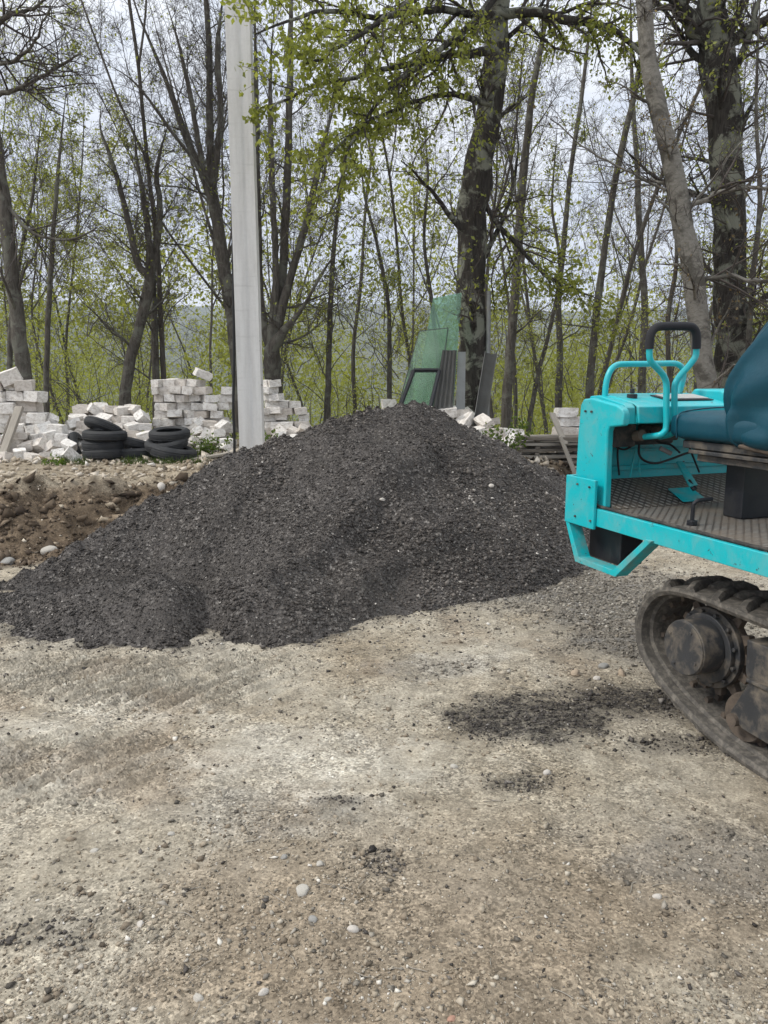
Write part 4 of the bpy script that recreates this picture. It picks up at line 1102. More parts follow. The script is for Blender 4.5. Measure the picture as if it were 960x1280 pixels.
xb = np.concatenate([xb, rng.uniform(.4, 2.2, 700)]); yb = np.concatenate([yb, rng.uniform(9.9, 11.2, 700)])
sb = np.clip(rng.lognormal(math.log(.055), .5, len(xb)), .02, .16)
kb = (rng.random(len(xb)) < sstep(9.6, 10.3, yb)) & off_pile(xb, yb); xb, yb, sb = xb[kb], yb[kb], sb[kb]
tag(obj('block_fragments', stones_mesh('block_fragments', np.stack([xb, yb, ground_z(xb, yb) + sb * .2], -1), sb, np.clip(rng.beta(3, 1.6, len(xb)), .2, 1), M['white_rubble'], rng, 'octa', .8, .40)), kind='stuff')
GH = 'tumbled pale blocks'
heap(-8, 92, 5, 10.2, .2, 'tumbled heap left of tyres', 'tumbled blocks left of the tyres')
heap(70, 205, 6, 10.8, .15, 'tumbled heap behind tyres', 'tumbled blocks behind the tyres')
heap(222, 290, 4, 11.1, .2, 'slumped below neat stack', 'slumped blocks left of the pole')
heap(331, 396, 3, 11.3, .2, 'slumped right of pole', 'slumped blocks right of the pole')
heap(528, lambda k: [652, 650, 640, 615, 585][k], 5, 10.6, .15, 'pale heap by mottled trunk', 'tumbled blocks at the big trunk', lh=.125, sp_=.26)

# ------------------------------------------------------------------ sheets, glass and scrap leaning on the big trunk
def leaning(name, quad_px, Yb, Yt, thick, mat, label, cat, group=None, frame=None):
    """quad_px: bottom-left, bottom-right, top-right, top-left"""
    q_ = [at(*quad_px[0], Yb), at(*quad_px[1], Yb), at(*quad_px[2], Yt), at(*quad_px[3], Yt)]
    o = MB().slab(q_, thick).build(name, mat, None, origin=(q_[0] + q_[1]) / 2)
    tag(o, label, cat, group)
    if frame:
        f = MB(); Q = [Vector(tuple(p - (q_[0] + q_[1]) / 2)) for p in q_]
        for i in range(4): f.tube([Q[i], Q[(i + 1) % 4]], frame, 6)
        f.build('frame', M['black_metal'], o)
    return o
leaning('glass_sheet', [(516, 520), (566, 520), (577, 366), (541, 373)], 11.35, 11.75, .010, M['green_glass'], 'tall green tinted glass sheet leaning on the big mottled trunk', 'glass sheet')
leaning('glass_sheet', [(496, 515), (546, 515), (560, 410), (524, 414)], 11.15, 11.55, .008, M['glass'], 'large dusty green glass pane leaning before the tall green glass sheet', 'glass sheet', frame=.008)
leaning('window', [(499, 512), (537, 512), (549, 463), (517, 463)], 11.0, 11.25, .006, M['glass'], 'black framed window standing in front of the green glass pane', 'window', frame=.032)
def corrugated(name, quad_px, Yb, Yt, n, amp, mat, label, cat):
    q_ = [at(*quad_px[0], Yb), at(*quad_px[1], Yb), at(*quad_px[2], Yt), at(*quad_px[3], Yt)]
    V = []; K = n * 6 + 1; nr = np.cross(q_[1] - q_[0], q_[3] - q_[0]); nr /= np.linalg.norm(nr); o0 = (q_[0] + q_[1]) / 2
    for off in (0, .006):
        for j in range(2):
            for k in range(K):
                f = k / (K - 1); a = q_[0] + (q_[1] - q_[0]) * f; b = q_[3] + (q_[2] - q_[3]) * f
                V.append((a if j == 0 else b) + nr * (amp * math.sin(2 * math.pi * n * f) + off) - o0)
    Q = []
    for s_ in range(2):
        for k in range(K - 1): b = s_ * 2 * K; Q.append((b + k, b + k + 1, b + K + k + 1, b + K + k))
    for k in (0, K - 1): Q.append((k, K + k, 3 * K + k, 2 * K + k))
    for k in range(K - 1): Q.append((k, k + 1, 2 * K + k + 1, 2 * K + k)); Q.append((K + k, K + k + 1, 3 * K + k + 1, 3 * K + k))
    o = obj(name, np_mesh(name, V, Q, mats=[mat])); o.location = tuple(o0); tag(o, label, cat); return o
corrugated('corrugated_sheet', [(541, 512), (566, 512), (571, 438), (553, 438)], 11.1, 11.4, 4, .012, M['galv'], 'grey ribbed metal sheet leaning right of the black framed window', 'metal sheet')
leaning('metal_strip', [(570, 512), (581, 512), (582, 440), (572, 440)], 11.3, 11.6, .01, M['galv'], 'narrow dark grey metal strip against the left side of the big trunk', 'metal strip')
def half_pipe(bl, tl, wpx, Y0, Y1, name, label):
    a = at(*bl, Y0); b = at(*tl, Y1); r_ = wpx * Y0 / FPX / 2; ax = (b - a) / np.linalg.norm(b - a); u_ = np.cross(ax, [0, 1, 0]); u_ /= np.linalg.norm(u_); w_ = np.cross(u_, ax)
    V = []; K = 13
    for off in (0, .006):
        for p in (a, b):
            for k in range(K):
                th = math.pi * (k / (K - 1)) ; V.append(p + u_ * math.cos(th) * (r_ - off) + w_ * math.sin(th) * (r_ - off) * .8 - a)
    Q = []
    for s_ in range(2):
        for k in range(K - 1): q0 = s_ * 2 * K; Q.append((q0 + k, q0 + k + 1, q0 + K + k + 1, q0 + K + k))
    for k in (0, K - 1): Q.append((k, K + k, 3 * K + k, 2 * K + k))
    for k in range(K - 1): Q.append((k, k + 1, 2 * K + k + 1, 2 * K + k)); Q.append((K + k, K + k + 1, 3 * K + k + 1, 3 * K + k))
    o = obj(name, np_mesh(name, V, Q, mats=[M['galv']])); o.location = tuple(a); tag(o, label, 'gutter'); return o
half_pipe((599, 532), (614, 440), 16, 11.1, 11.5, 'metal_gutter', 'grey half-round metal gutter leaning on the right side of the big trunk')
pa_ = [at(609, 530, 11.75), at(610, 450, 11.8), at(611, 364, 11.85)]
tag(MB().tube(pa_, .035, 12).build('metal_pipe', M['galv'], None, origin=pa_[0]), 'slim upright grey pipe behind the gutter at the big trunk', 'pipe')

# ------------------------------------------------------------------ timber
def plank(a, b, w, h, mat, label, group=None, roll=0, name='plank'):
    a = Vector(tuple(a)); b = Vector(tuple(b)); d = b - a; Ln = d.length
    mb = MB().box((0, -w / 2, -h / 2), (Ln, w / 2, h / 2))
    for v in mb.bm.verts: v.co += Vector((random.uniform(-.004, .004) * 3, random.uniform(-.004, .004), random.uniform(-.003, .003)))
    o = mb.build(name, mat, None, .004, 1)
    x_ = d.normalized(); up = Vector((0, 0, 1)) if abs(x_.z) < .95 else Vector((0, 1, 0)); y_ = up.cross(x_).normalized(); z_ = x_.cross(y_)
    mt = Matrix((x_, y_, z_)).transposed().to_4x4() @ Matrix.Rotation(roll, 4, 'X'); mt.translation = a; o.matrix_world = mt
    tag(o, label, 'plank', group); return o
GP = 'old planks piled behind the carrier'
zr = {}
words = ['bottom', 'second', 'third', 'fourth', 'top']
for k, (v0, wd) in enumerate(((585, 'bottom'), (573, 'second'), (561, 'third'), (549, 'fourth'), (538, 'top'))):
    for j in range(2):
        a = at(641 + rb.uniform(-3, 8) + (3 if j else 0), v0, 10.3 + .24 * j); a[2] = .46 + .082 * k + .0
        b = a + np.array([1.5 + rb.uniform(-.25, .3), .16 + rb.uniform(-.12, .12), rb.uniform(-.02, .02)])
        plank(a, b, .17, .04, M['wood'] if (k + j) % 2 else M['wood_dark'], f'grey weathered board, {wd} layer, {"front" if j == 0 else "back"} of plank pile by carrier', GP)
for k in range(4):   # spacer battens between the layers
    a = at(672, 560, 10.25); a[2] = .50 + .082 * k; b = a + np.array([.06, .5, 0])
    plank(a, b, .06, .036, M['wood_dark'], f'short crosswise batten under the {words[k + 1]} layer of the plank pile', GP, name='batten')
plank(at(690, 516, 10.5), at(707, 556, 10.2), .09, .03, M['wood'], 'narrow board slanting down across the plank pile', GP)
plank(at(700, 545, 10.2), at(722, 600, 10.1), .12, .035, M['wood'], 'short board sliding off the front of the plank pile', GP)
a = at(672, 520, 10.6)
stack(694, 730, 10.9, lambda u: 508, .135, .28, 'beside the plank pile', 'blocks by the plank pile', z0=.5, skip=0)
plank(at(2, 572, 10.15), at(25, 508, 10.5), .13, .045, M['wood'], 'pale weathered plank leaning up the tumbled blocks at the left edge', name='plank')
plank(at(-2, 566, 10.3), at(14, 520, 10.45), .05, .03, M['wood_dark'], 'thin dark lath beside the leaning plank at the left edge', name='lath')
plank(at(238, 575, 10.1), at(292, 566, 10.2), .16, .035, M['wood'], 'grey board lying flat on the ground by the pole foot', name='board')
plank(at(276, 582, 9.8), at(312, 571, 9.9), .12, .03, M['galv'], 'whitish flat strip lying half under the pile beside the pole', name='board')

# ------------------------------------------------------------------ trees
def nrm(v): return v / np.maximum(np.linalg.norm(v, axis=-1, keepdims=True), 1e-9)
def grow(st, dr, ln, rd, K, wander, lift, rng, end=.25):
    d = nrm(dr); P = [st]; step = (ln / (K - 1))[:, None]
    for k in range(K - 1):
        d = nrm(d + rng.normal(0, wander, d.shape) + np.array([0, 0, lift])); P.append(P[-1] + d * step)
    return np.stack(P, 1), rd[:, None] * np.linspace(1, end, K)[None]
def spawn(P, Rd, n, t0, t1, a0, a1, l0, l1, rf, rng, rmin=.002, lens=None):
    N, K, _ = P.shape
    t = np.tile((np.arange(n) + .5) / n, (N, 1)) * (t1 - t0) + t0 + rng.uniform(-.5, .5, (N, n)) * (t1 - t0) / n
    t = np.clip(t, 0, .999) * (K - 1); i = np.floor(t).astype(int); f = (t - i)[..., None]; ar = np.arange(N)[:, None]
    p = P[ar, i] * (1 - f) + P[ar, i + 1] * f; T = nrm(P[ar, i + 1] - P[ar, i]); r = Rd[ar, i] * (1 - f[..., 0]) + Rd[ar, i + 1] * f[..., 0]
    ref = np.where(np.abs(T[..., 2:3]) > .9, np.array([1., 0, 0]), np.array([0, 0, 1.])); U = nrm(np.cross(T, ref)); W = np.cross(T, U)
    ph = rng.uniform(0, 2 * math.pi, (N, 1)) + np.arange(n)[None] * 2.4 + rng.normal(0, .4, (N, n)); an = rng.uniform(a0, a1, (N, n))
    D = T * np.cos(an)[..., None] + (U * np.cos(ph)[..., None] + W * np.sin(ph)[..., None]) * np.sin(an)[..., None]
    plen = np.linalg.norm(P[:, -1] - P[:, 0], axis=1)[:, None]
    ln = rng.uniform(l0, l1, (N, n)) * (plen if lens is None else lens) * (1.15 - .55 * (t / (K - 1)))
    rd = np.maximum(np.minimum(r * rf, ln * .05), rmin)
    return p.reshape(-1, 3), D.reshape(-1, 3), ln.ravel(), rd.ravel()
def tubes(P, Rd, S, lump=0, rng=None):
    N, K, _ = P.shape
    T = nrm(np.gradient(P, axis=1)); m = nrm(P[:, -1] - P[:, 0])[:, None]
    ref = np.where(np.abs(m[..., 2:3]) > .7, np.array([1., .1, 0]), np.array([.05, .1, 1.])); U = nrm(np.cross(T, np.broadcast_to(ref, T.shape))); W = np.cross(T, U)
    a = 2 * math.pi * np.arange(S) / S
    rr2 = Rd[..., None] * np.ones(S)
    if lump: rr2 = rr2 * (1 + lump * rng.normal(0, 1, (N, K, S)))
    V = P[:, :, None] + rr2[..., None] * (U[:, :, None] * np.cos(a)[None, None, :, None] + W[:, :, None] * np.sin(a)[None, None, :, None])
    idx = np.arange(N * K * S).reshape(N, K, S)
    Q = np.stack([idx[:, :-1], np.roll(idx[:, :-1], -1, 2), np.roll(idx[:, 1:], -1, 2), idx[:, 1:]], -1).reshape(-1, 4)
    return V.reshape(-1, 3), Q
def leaves(p, size, rng, droop=.5):
    n = len(p)
    d = nrm(rng.normal(0, 1, (n, 3)) + np.array([0, 0, -droop])); s_ = nrm(np.cross(d, rng.normal(0, 1, (n, 3)))); nn = np.cross(d, s_)
    l = (size * rng.uniform(.6, 1.25, n))[:, None]
    A = p; B = p + d * l * .45 + s_ * l * .30 + nn * l * .06; C = p + d * l - nn * l * .08; D = p + d * l * .45 - s_ * l * .30 + nn * l * .06
    V = np.stack([A, B, C, D], 1).reshape(-1, 3); Q = np.arange(n * 4).reshape(n, 4)
    return V, Q
def resample(pts, rad, K):
    P = np.array(smooth_path(pts, 5)); Rr = np.array(smooth_path([[r] for r in rad], 5))[:, 0]
    s_ = np.concatenate([[0], np.cumsum(np.linalg.norm(np.diff(P, axis=0), axis=1))]); t = np.linspace(0, s_[-1], K)
    return np.stack([np.interp(t, s_, P[:, i]) for i in range(3)], 1), np.interp(t, s_, Rr)
def pstem(px, Y0, Y1=None, k=1.0):
    """stem given as (u, v, width in px) up the photo"""
    n = len(px); Y1 = Y0 if Y1 is None else Y1; pts = []; rad = []
    for i, (u, v, w) in enumerate(px):
        Y = Y0 + (Y1 - Y0) * i / (n - 1); p = at(u, v, Y); pts.append(p); rad.append(k * w / 2 * (Y / ray(u, v)[1]) / FPX)
    return pts, rad
def tree(name, label, stems, barkm, seed, group=None, n1=12, l1=(.8, 2.4), t0=.2, n2=7, n3=6, n4=4, leaf_n=0, leaf_size=.06, leafm='leaf', twigm='twig', ang=(.5, 1.15), lift=.05, base=None, limbs=(), rtw=.0024, leafy_limbs=0, ground=True, sides=12, droop=.5, rf1=.26):
    rng = np.random.default_rng(seed)
    tv, tq, n = [], [], 0
    def add(bufv, bufq, V, Q, off): bufv.append(V); bufq.append(Q + off); return off + len(V)
    P1s, R1s = [], []
    base = np.array(stems[0][0][0]) if base is None else np.array(base)
    for i, (pts, rad) in enumerate(stems):
        P, r_ = resample(pts, rad, 30)
        if name in ('fan_tree', 'clump_tree', 'forked_tree', 'edge_tree'): r_ = r_ * .84
        r_ = r_ * np.clip(np.linspace(1, 0, 30) / .3, .10, 1)
        P[1:] += rng.normal(0, 1, (29, 3)) * np.minimum(r_[1:, None] * .07, .02)
        V, Q = tubes(P[None], r_[None], sides, .045, rng); n = add(tv, tq, V, Q, n)
        P1s.append(P); R1s.append(r_)
    SP = np.stack(P1s); SR = np.stack(R1s)
    s, d, l, r_ = spawn(SP, SR, n1, t0, .99, ang[0], ang[1], l1[0], l1[1], rf1, rng, .006, lens=np.ones((len(SP), 1)))
    BP, BR = grow(s, d, l, r_, 9, .14, lift, rng, .14)
    V, Q = tubes(BP, BR, 6); n = add(tv, tq, V, Q, n)
    L2 = [(BP, BR)]
    lim_P = None
    for pts, rad in limbs:
        P, rr2 = resample(pts, rad, 16); P[1:] += rng.normal(0, .012, (15, 3))
        V, Q = tubes(P[None], rr2[None], 8, .03, rng); n = add(tv, tq, V, Q, n)
        lim_P = (P[None], rr2[None]) if lim_P is None else (np.concatenate([lim_P[0], P[None]]), np.concatenate([lim_P[1], rr2[None]]))
    cv, cq, cn = [], [], 0
    tips = []
    s, d, l, r_ = spawn(BP, BR, n2, .12, .99, .45, 1.1, .28, .6, .5, rng, .0035)
    CP, CR = grow(s, d, l, r_, 6, .2, lift * .6, rng, .3)
    V, Q = tubes(CP, CR, 4); cn = add(cv, cq, V, Q, cn)
    if n3:
        s, d, l, r_ = spawn(CP, CR, n3, .1, .99, .4, 1.1, .3, .65, .6, rng, rtw)
        DP, DR = grow(s, d, l, r_, 4, .22, lift * .4, rng, .5)
        V, Q = tubes(DP, DR, 3); cn = add(cv, cq, V, Q, cn); tips.append(DP)
        if n4:
            s, d, l, r_ = spawn(DP, DR, n4, .1, .99, .4, 1.1, .4, .8, .7, rng, rtw * .8)
            EP, ER = grow(s, d, l, r_, 3, .25, 0, rng, .6)
            V, Q = tubes(EP, ER, 3); cn = add(cv, cq, V, Q, cn); tips.append(EP)
    else: tips.append(CP)
    lim_tips = []
    if lim_P is not None:
        s, d, l, r_ = spawn(lim_P[0], lim_P[1], 16, .08, .99, .4, 1.2, .5, 1.3, .5, rng, .005, lens=np.ones((len(lim_P[0]), 1)))
        FP, FR = grow(s, d, l, r_, 6, .2, -.05, rng, .3); V, Q = tubes(FP, FR, 4); cn = add(cv, cq, V, Q, cn)
        s, d, l, r_ = spawn(FP, FR, 7, .1, .99, .4, 1.1, .3, .6, .6, rng, .003)
        HP, HR = grow(s, d, l, r_, 4, .22, -.08, rng, .5); V, Q = tubes(HP, HR, 3); cn = add(cv, cq, V, Q, cn); lim_tips = [FP, HP]
    lv, lq = [], []; tint = []
    ln_ = 0
    def put_leaves(pools, count, clump=.35):
        nonlocal ln_
        if not count: return
        pool = np.concatenate([p.reshape(-1, p.shape[-1]) if p.ndim == 2 else p[:, 1:].reshape(-1, 3) for p in pools])
        ok = vnoise(pool[:, 0] * 1.1 + 40, pool[:, 2] * 1.1 + pool[:, 1] * .7, seed) > clump
        pool = pool[ok] if ok.sum() > 50 else pool
        c = pool[rng.integers(0, len(pool), count)] + rng.normal(0, .035, (count, 3))
        V, Q = leaves(c, leaf_size, rng, droop); lv.append(V); lq.append(Q + ln_); ln_ += len(V)
        tint.append(np.repeat(np.clip(rng.normal(.5, .22, count), 0, 1), 4))
    put_leaves(tips, leaf_n)
    if lim_tips: put_leaves(lim_tips, leafy_limbs, .2)
    root = empty(name, base); tag(root, label, 'tree', group)
    TV = np.concatenate(tv) - base
    obj('trunk', np_mesh('trunk', TV, np.concatenate(tq), mats=[M[barkm]]), root)
    CV = np.concatenate(cv); CQ = np.concatenate(cq); mats = [M[twigm]]; qm = np.zeros(len(CQ), np.int32); tt = np.zeros(len(CV))
    if lv:
        LQ = np.concatenate(lq) + len(CV); CQ = np.concatenate([CQ, LQ]); qm = np.concatenate([qm, np.ones(len(LQ), np.int32)])
        CV = np.concatenate([CV] + lv); tt = np.concatenate([tt] + tint); mats.append(M[leafm])
    obj('crown', np_mesh('crown', CV - base, CQ, mats=mats, qmat=qm, tint=tt, smooth=False), root)
    return root

GT = 'trees at the edge of the yard'
# 1 the big mottled trunk
st1 = [pstem([(586, 548, 60), (588, 522, 50), (590, 480, 42), (592, 420, 38), (590, 350, 37), (590, 280, 40), (596, 220, 40), (607, 170, 36), (616, 110, 32), (621, 50, 32), (624, -20, 30), (630, -150, 25), (640, -320, 16), (645, -480, 8)], 12.0, k=.93)]
lim1 = [pstem([(622, 18, 14), (660, 14, 12), (710, 25, 11), (755, 33, 9), (785, 52, 7), (808, 74, 4)], 11.9, 11.2),
        pstem([(618, 62, 12), (560, 70, 9), (500, 84, 7), (430, 98, 5), (370, 118, 4), (335, 140, 2)], 11.8, 8.8),
        pstem([(618, 20, 12), (540, 14, 8), (470, 22, 7), (420, 12, 6), (370, 24, 4), (322, 42, 2)], 11.8, 8.6),
        pstem([(612, 130, 9), (560, 118, 7), (510, 130, 5), (450, 160, 4), (400, 210, 2)], 11.8, 9.3),
        pstem([(620, -30, 12), (560, -20, 9), (500, 10, 7), (440, 50, 5), (385, 80, 3)], 11.8, 9.0),
        pstem([(622, -10, 12), (590, 30, 9), (540, 70, 7), (480, 120, 5), (435, 190, 3), (420, 240, 2)], 11.8, 9.0),
        pstem([(598, 245, 7), (640, 300, 6), (690, 350, 4), (740, 370, 2)], 12.0, 11.6)]
tree('mottled_tree', 'big dark mottled tree trunk with lichen, metal sheets leaning on it', st1, 'bark_dark', 101, GT, n1=14, l1=(.7, 2.2), t0=.12, leaf_n=700, leaf_size=.072, limbs=lim1, leafy_limbs=10500, sides=20, n3=5, n4=3)
# 2 the pale leaning trunk
st2 = [pstem([(897, 600, 36), (890, 540, 34), (884, 490, 31), (876, 430, 29), (868, 360, 32), (858, 300, 31), (845, 230, 29), (830, 160, 26), (818, 110, 25), (809, 50, 24), (805, 0, 23), (800, -110, 19), (794, -280, 12), (790, -420, 6)], 10.6, k=.82)]
lim2 = [pstem([(866, 352, 7), (905, 346, 6), (950, 352, 5), (1010, 345, 3)], 10.6, 10.2), pstem([(858, 262, 7), (900, 240, 6), (950, 236, 4), (1000, 230, 3)], 10.6, 10.3), pstem([(846, 245, 4), (800, 222, 3), (740, 190, 2.4), (690, 150, 1.5)], 10.6, 10.9)]
tree('leaning_tree', 'smooth pale grey trunk leaning left behind the carrier seat', st2, 'bark_grey', 102, GT, n1=24, l1=(.5, 1.7), t0=.12, rf1=.22, leaf_n=500, leafm='leaf_brown', leaf_size=.05, limbs=lim2, leafy_limbs=240, sides=18, lift=-.03, n3=6, n4=3)
# 3 the thick trunk at the right
st3 = [pstem([(920, 580, 56), (917, 500, 47), (914, 420, 44), (912, 330, 42), (910, 240, 44), (906, 150, 46), (900, 90, 50), (895, 50, 46), (890, 0, 38), (884, -120, 28), (880, -280, 16)], 13.0, k=.9)]
lim3 = [pstem([(893, 62, 26), (868, 34, 22), (848, 6, 19), (832, -30, 15), (815, -80, 8)], 13.0, 12.6), pstem([(900, 58, 18), (930, 42, 15), (965, 18, 12), (1000, -20, 8)], 13.0, 12.6)]
tree('thick_tree', 'thick dark trunk forking at the top right of the picture', st3, 'bark_dark', 103, GT, n1=22, l1=(.8, 2.4), t0=.1, leaf_n=2000, leaf_size=.06, limbs=lim3, leafy_limbs=500, sides=18, n3=5, n4=3)
# 4 fan of stems left of the pole
c4 = [(302, 540, 21), (298, 470, 19), (290, 400, 18), (281, 340, 17), (272, 280, 16), (265, 235, 14)]
st4 = [pstem(c4 + [(240, 190, 11), (215, 120, 8), (195, 70, 7), (170, 10, 6), (148, -70, 4)], 14.0), pstem(c4[-2:] + [(262, 150, 11), (262, 80, 9), (258, 0, 8), (250, -120, 4)], 14.0), pstem(c4[-2:] + [(276, 150, 9), (272, 60, 8), (284, -40, 5)], 14.0, 13.7), pstem(c4[-3:-1] + [(252, 200, 9), (238, 120, 7), (222, 50, 6), (200, -20, 4)], 14.0, 13.5), pstem(c4[-3:-1] + [(250, 215, 6), (215, 165, 5), (165, 100, 4), (110, 70, 2)], 14.0, 13.3)]
tree('fan_tree', 'slender grey tree fanning into several stems left of the concrete pole', st4, 'bark_mid', 104, GT, n1=11, l1=(.7, 2.0), t0=.25, leaf_n=250, ang=(.3, .9), n3=6, n4=4)
# 5 multi-stem clump right of the pole
b5 = [(346, 545, 26), (342, 480, 23), (340, 435, 20)]
st5 = [pstem(b5 + [(326, 380, 12), (322, 250, 10), (320, 100, 8), (317, -60, 6)], 14.0), pstem(b5[1:] + [(352, 360, 14), (358, 250, 12), (362, 120, 10), (364, 0, 8), (367, -140, 5)], 14.0), pstem(b5[1:] + [(362, 350, 12), (385, 270, 11), (400, 200, 9), (418, 130, 6), (445, 50, 4)], 14.0, 13.6), pstem(b5[1:] + [(345, 340, 10), (340, 230, 9), (338, 100, 7), (345, -20, 5)], 14.0, 13.6), pstem(b5[1:] + [(375, 390, 6), (410, 330, 5), (440, 300, 3)], 14.0, 13.3)]
tree('clump_tree', 'dark many-stemmed tree just right of the concrete pole', st5, 'bark_mid', 105, GT, n1=11, l1=(.6, 1.7), t0=.22, leaf_n=1100, leaf_size=.055, n3=6, n4=4)
# 6 dark forked tree behind the block heap
b6 = [(153, 545, 21), (157, 490, 17), (164, 445, 16), (178, 395, 15), (187, 350, 14)]
st6 = [pstem(b6 + [(186, 300, 10), (178, 240, 8), (170, 190, 6), (166, 110, 3)], 14.0), pstem(b6[-2:] + [(172, 330, 10), (163, 290, 9), (150, 235, 8), (136, 190, 7), (125, 158, 6), (128, 120, 3)], 14.0, 13.7), pstem(b6[-2:] + [(195, 310, 11), (200, 260, 9), (196, 210, 7), (215, 140, 5)], 14.0, 14.3), pstem([(196, 540, 12), (195, 470, 11), (193, 400, 10), (192, 330, 8), (205, 260, 4)], 14.4)]
tree('forked_tree', 'dark forked tree standing behind the tumbled blocks and tyres', st6, 'bark_mid', 106, GT, n1=13, l1=(.6, 2.0), t0=.2, leaf_n=700, leaf_size=.055, n3=6, n4=4)
# 7 left edge
st7 = [pstem([(36, 530, 27), (31, 480, 23), (24, 420, 21), (15, 350, 20), (8, 280, 19), (0, 220, 18), (-14, 120, 17), (-28, 0, 13), (-40, -140, 8)], 12.2)]
lim7 = [pstem([(-5, 120, 7), (30, 108, 5), (70, 85, 4), (100, 65, 2)], 12.2, 11.5), pstem([(-8, 80, 6), (20, 75, 5), (45, 50, 3), (60, 10, 2)], 12.2, 11), pstem([(-20, 40, 8), (10, 20, 6), (45, 8, 4), (65, -10, 2)], 12, 11), pstem([(5, 250, 6), (40, 290, 4), (80, 300, 3), (120, 285, 2)], 12.2, 11.8)]
tree('edge_tree', 'grey brown trunk at the left edge behind the tall block stack', st7, 'bark_mid', 107, GT, n1=11, l1=(.6, 1.7), t0=.15, leaf_n=500, leaf_size=.055, limbs=lim7, leafy_limbs=60, n3=5, n4=4)
# 8 and more slim trunks
def slim(px, Y, seed, label, **k):
    a = dict(n1=11, l1=(.5, 1.6), t0=.15, leaf_n=260, leaf_size=.05, n3=5, n4=4, sides=10); a.update(k)
    (u1, v1, w1), (u0, v0, w0) = px[-1], px[-2]
    px = px + [(u1 + (u1 - u0) * .9, v1 + (v1 - v0) * .9, w1 * .5)]
    return tree('slim_tree', label, [pstem(px, Y, k=.82)], 'bark_mid', seed, 'slim trees behind the yard', **a)
slim([(630, 550, 18), (634, 500, 16), (636, 460, 15), (641, 400, 14), (647, 320, 13), (651, 250, 13), (660, 160, 11), (668, 100, 10), (680, 40, 8), (692, -60, 5)], 13.2, 108, 'straight slim dark trunk just right of the gutter and big trunk')
slim([(697, 530, 12), (700, 440, 10), (698, 380, 9), (705, 300, 8), (715, 200, 7), (730, 100, 6), (742, -20, 4)], 16, 109, 'thin dark trunk rising behind the plank pile', leaf_n=700)
slim([(734, 560, 14), (738, 470, 12), (745, 400, 11), (757, 300, 10), (770, 220, 10), (790, 130, 9), (800, 80, 8), (815, -20, 5)], 15, 110, 'slightly bent trunk leaning right between plank pile and carrier console')
slim([(486, 540, 9), (487, 430, 7), (484, 370, 6), (470, 300, 5), (455, 240, 4), (450, 170, 2)], 15, 111, 'thin leafy sapling rising behind the top of the pile', leaf_n=1500, l1=(.5, 1.3), n1=14)
slim([(408, 545, 11), (411, 450, 9), (414, 360, 8), (420, 280, 6), (432, 200, 4), (440, 130, 2)], 14.5, 112, 'leafy sapling between pole and pile top', leaf_n=1700, l1=(.5, 1.4), n1=14)
slim([(57, 560, 10), (58, 480, 9), (60, 400, 8), (66, 300, 7), (74, 200, 5), (82, 120, 3)], 13, 113, 'leafy young tree right of the left edge trunk', leaf_n=1700, l1=(.5, 1.3), n1=15, t0=.35)
slim([(20, 560, 9), (12, 450, 8), (20, 350, 7), (40, 250, 5), (50, 160, 3)], 13.4, 114, 'leafy young tree behind the left edge trunk', leaf_n=1700, l1=(.5, 1.3), n1=15, t0=.3)
slim([(800, 560, 14), (803, 470, 12), (806, 380, 11), (800, 300, 10), (796, 200, 8), (790, 100, 6), (788, -20, 4)], 17, 115, 'thin trunk seen just left of the grab rail and lever', leaf_n=500, leafm='leaf_brown')
slim([(660, 540, 8), (672, 470, 7), (690, 400, 6), (700, 330, 5), (690, 260, 4), (695, 180, 3)], 14.6, 116, 'thin crooked tree between the slim trunk and the plank pile', leaf_n=800, n1=14)
slim([(845, 560, 9), (838, 480, 8), (835, 400, 7), (846, 320, 6), (842, 230, 5), (850, 140, 3)], 14, 117, 'twiggy tree directly behind the black lever grip', leaf_n=700, leafm='leaf_brown', n1=16, lift=-.02)
slim([(940, 560, 11), (935, 460, 9), (940, 360, 8), (950, 250, 7), (945, 140, 5), (950, 0, 3)], 12.5, 118, 'twiggy tree right of the thick trunk behind the seat cover', leaf_n=900, n1=18)
slim([(545, 545, 8), (548, 460, 7), (540, 380, 6), (530, 300, 5), (535, 220, 4), (528, 140, 2)], 14.5, 119, 'thin leafy tree left of the green sheet', leaf_n=1200, n1=14)

# background trees: a few kinds, copied
protos = []
def bgstem(h, r, seed, forks=2):
    rg = np.random.default_rng(seed); st = []
    pts = [np.array([0, 0, -.6])]; d = np.array([0, 0, 1.])
    for k in range(9):
        d = nrm(d + np.append(rg.normal(0, .09, 2), .06)); pts.append(pts[-1] + d * h / 9)
    rad = list(np.linspace(r, r * .12, 10)); rad[0] *= 1.25
    st.append((pts, rad))
    for f in range(forks):
        k = rg.integers(3, 6); d = nrm(np.append(rg.normal(0, .55, 2), 1.)); q_ = [pts[k]]
        for j in range(6): d = nrm(d + np.append(rg.normal(0, .1, 2), .12)); q_.append(q_[-1] + d * h * .085)
        st.append((q_, list(np.linspace(rad[k] * .7, rad[k] * .1, 7))))
    return st
specs = [(12, .055, 2, 0, 'leaf_far'), (14, .065, 2, 900, 'leaf_far'), (10, .045, 1, 2200, 'leaf_far'), (12, .05, 1, 350, 'leaf_far'), (7, .04, 1, 2800, 'leaf_far'), (13, .06, 2, 700, 'leaf_far')]
for i, (h, r_, f, lf, lm) in enumerate(specs):
    protos.append(tree('woodland_tree', 'x', bgstem(h, r_, 300 + i, f), 'bark_far', 400 + i, 'woodland trees', n1=14, l1=(.8, 2.2), t0=.18, n2=6, n3=5, n4=4, leaf_n=int(lf * 1.5), leaf_size=.062, leafm=lm, twigm='twig_far', base=(0, 0, 0), sides=8, ang=(.4, 1.0), rtw=.0034, lift=.07))
rt = random.Random(21)
spots = []
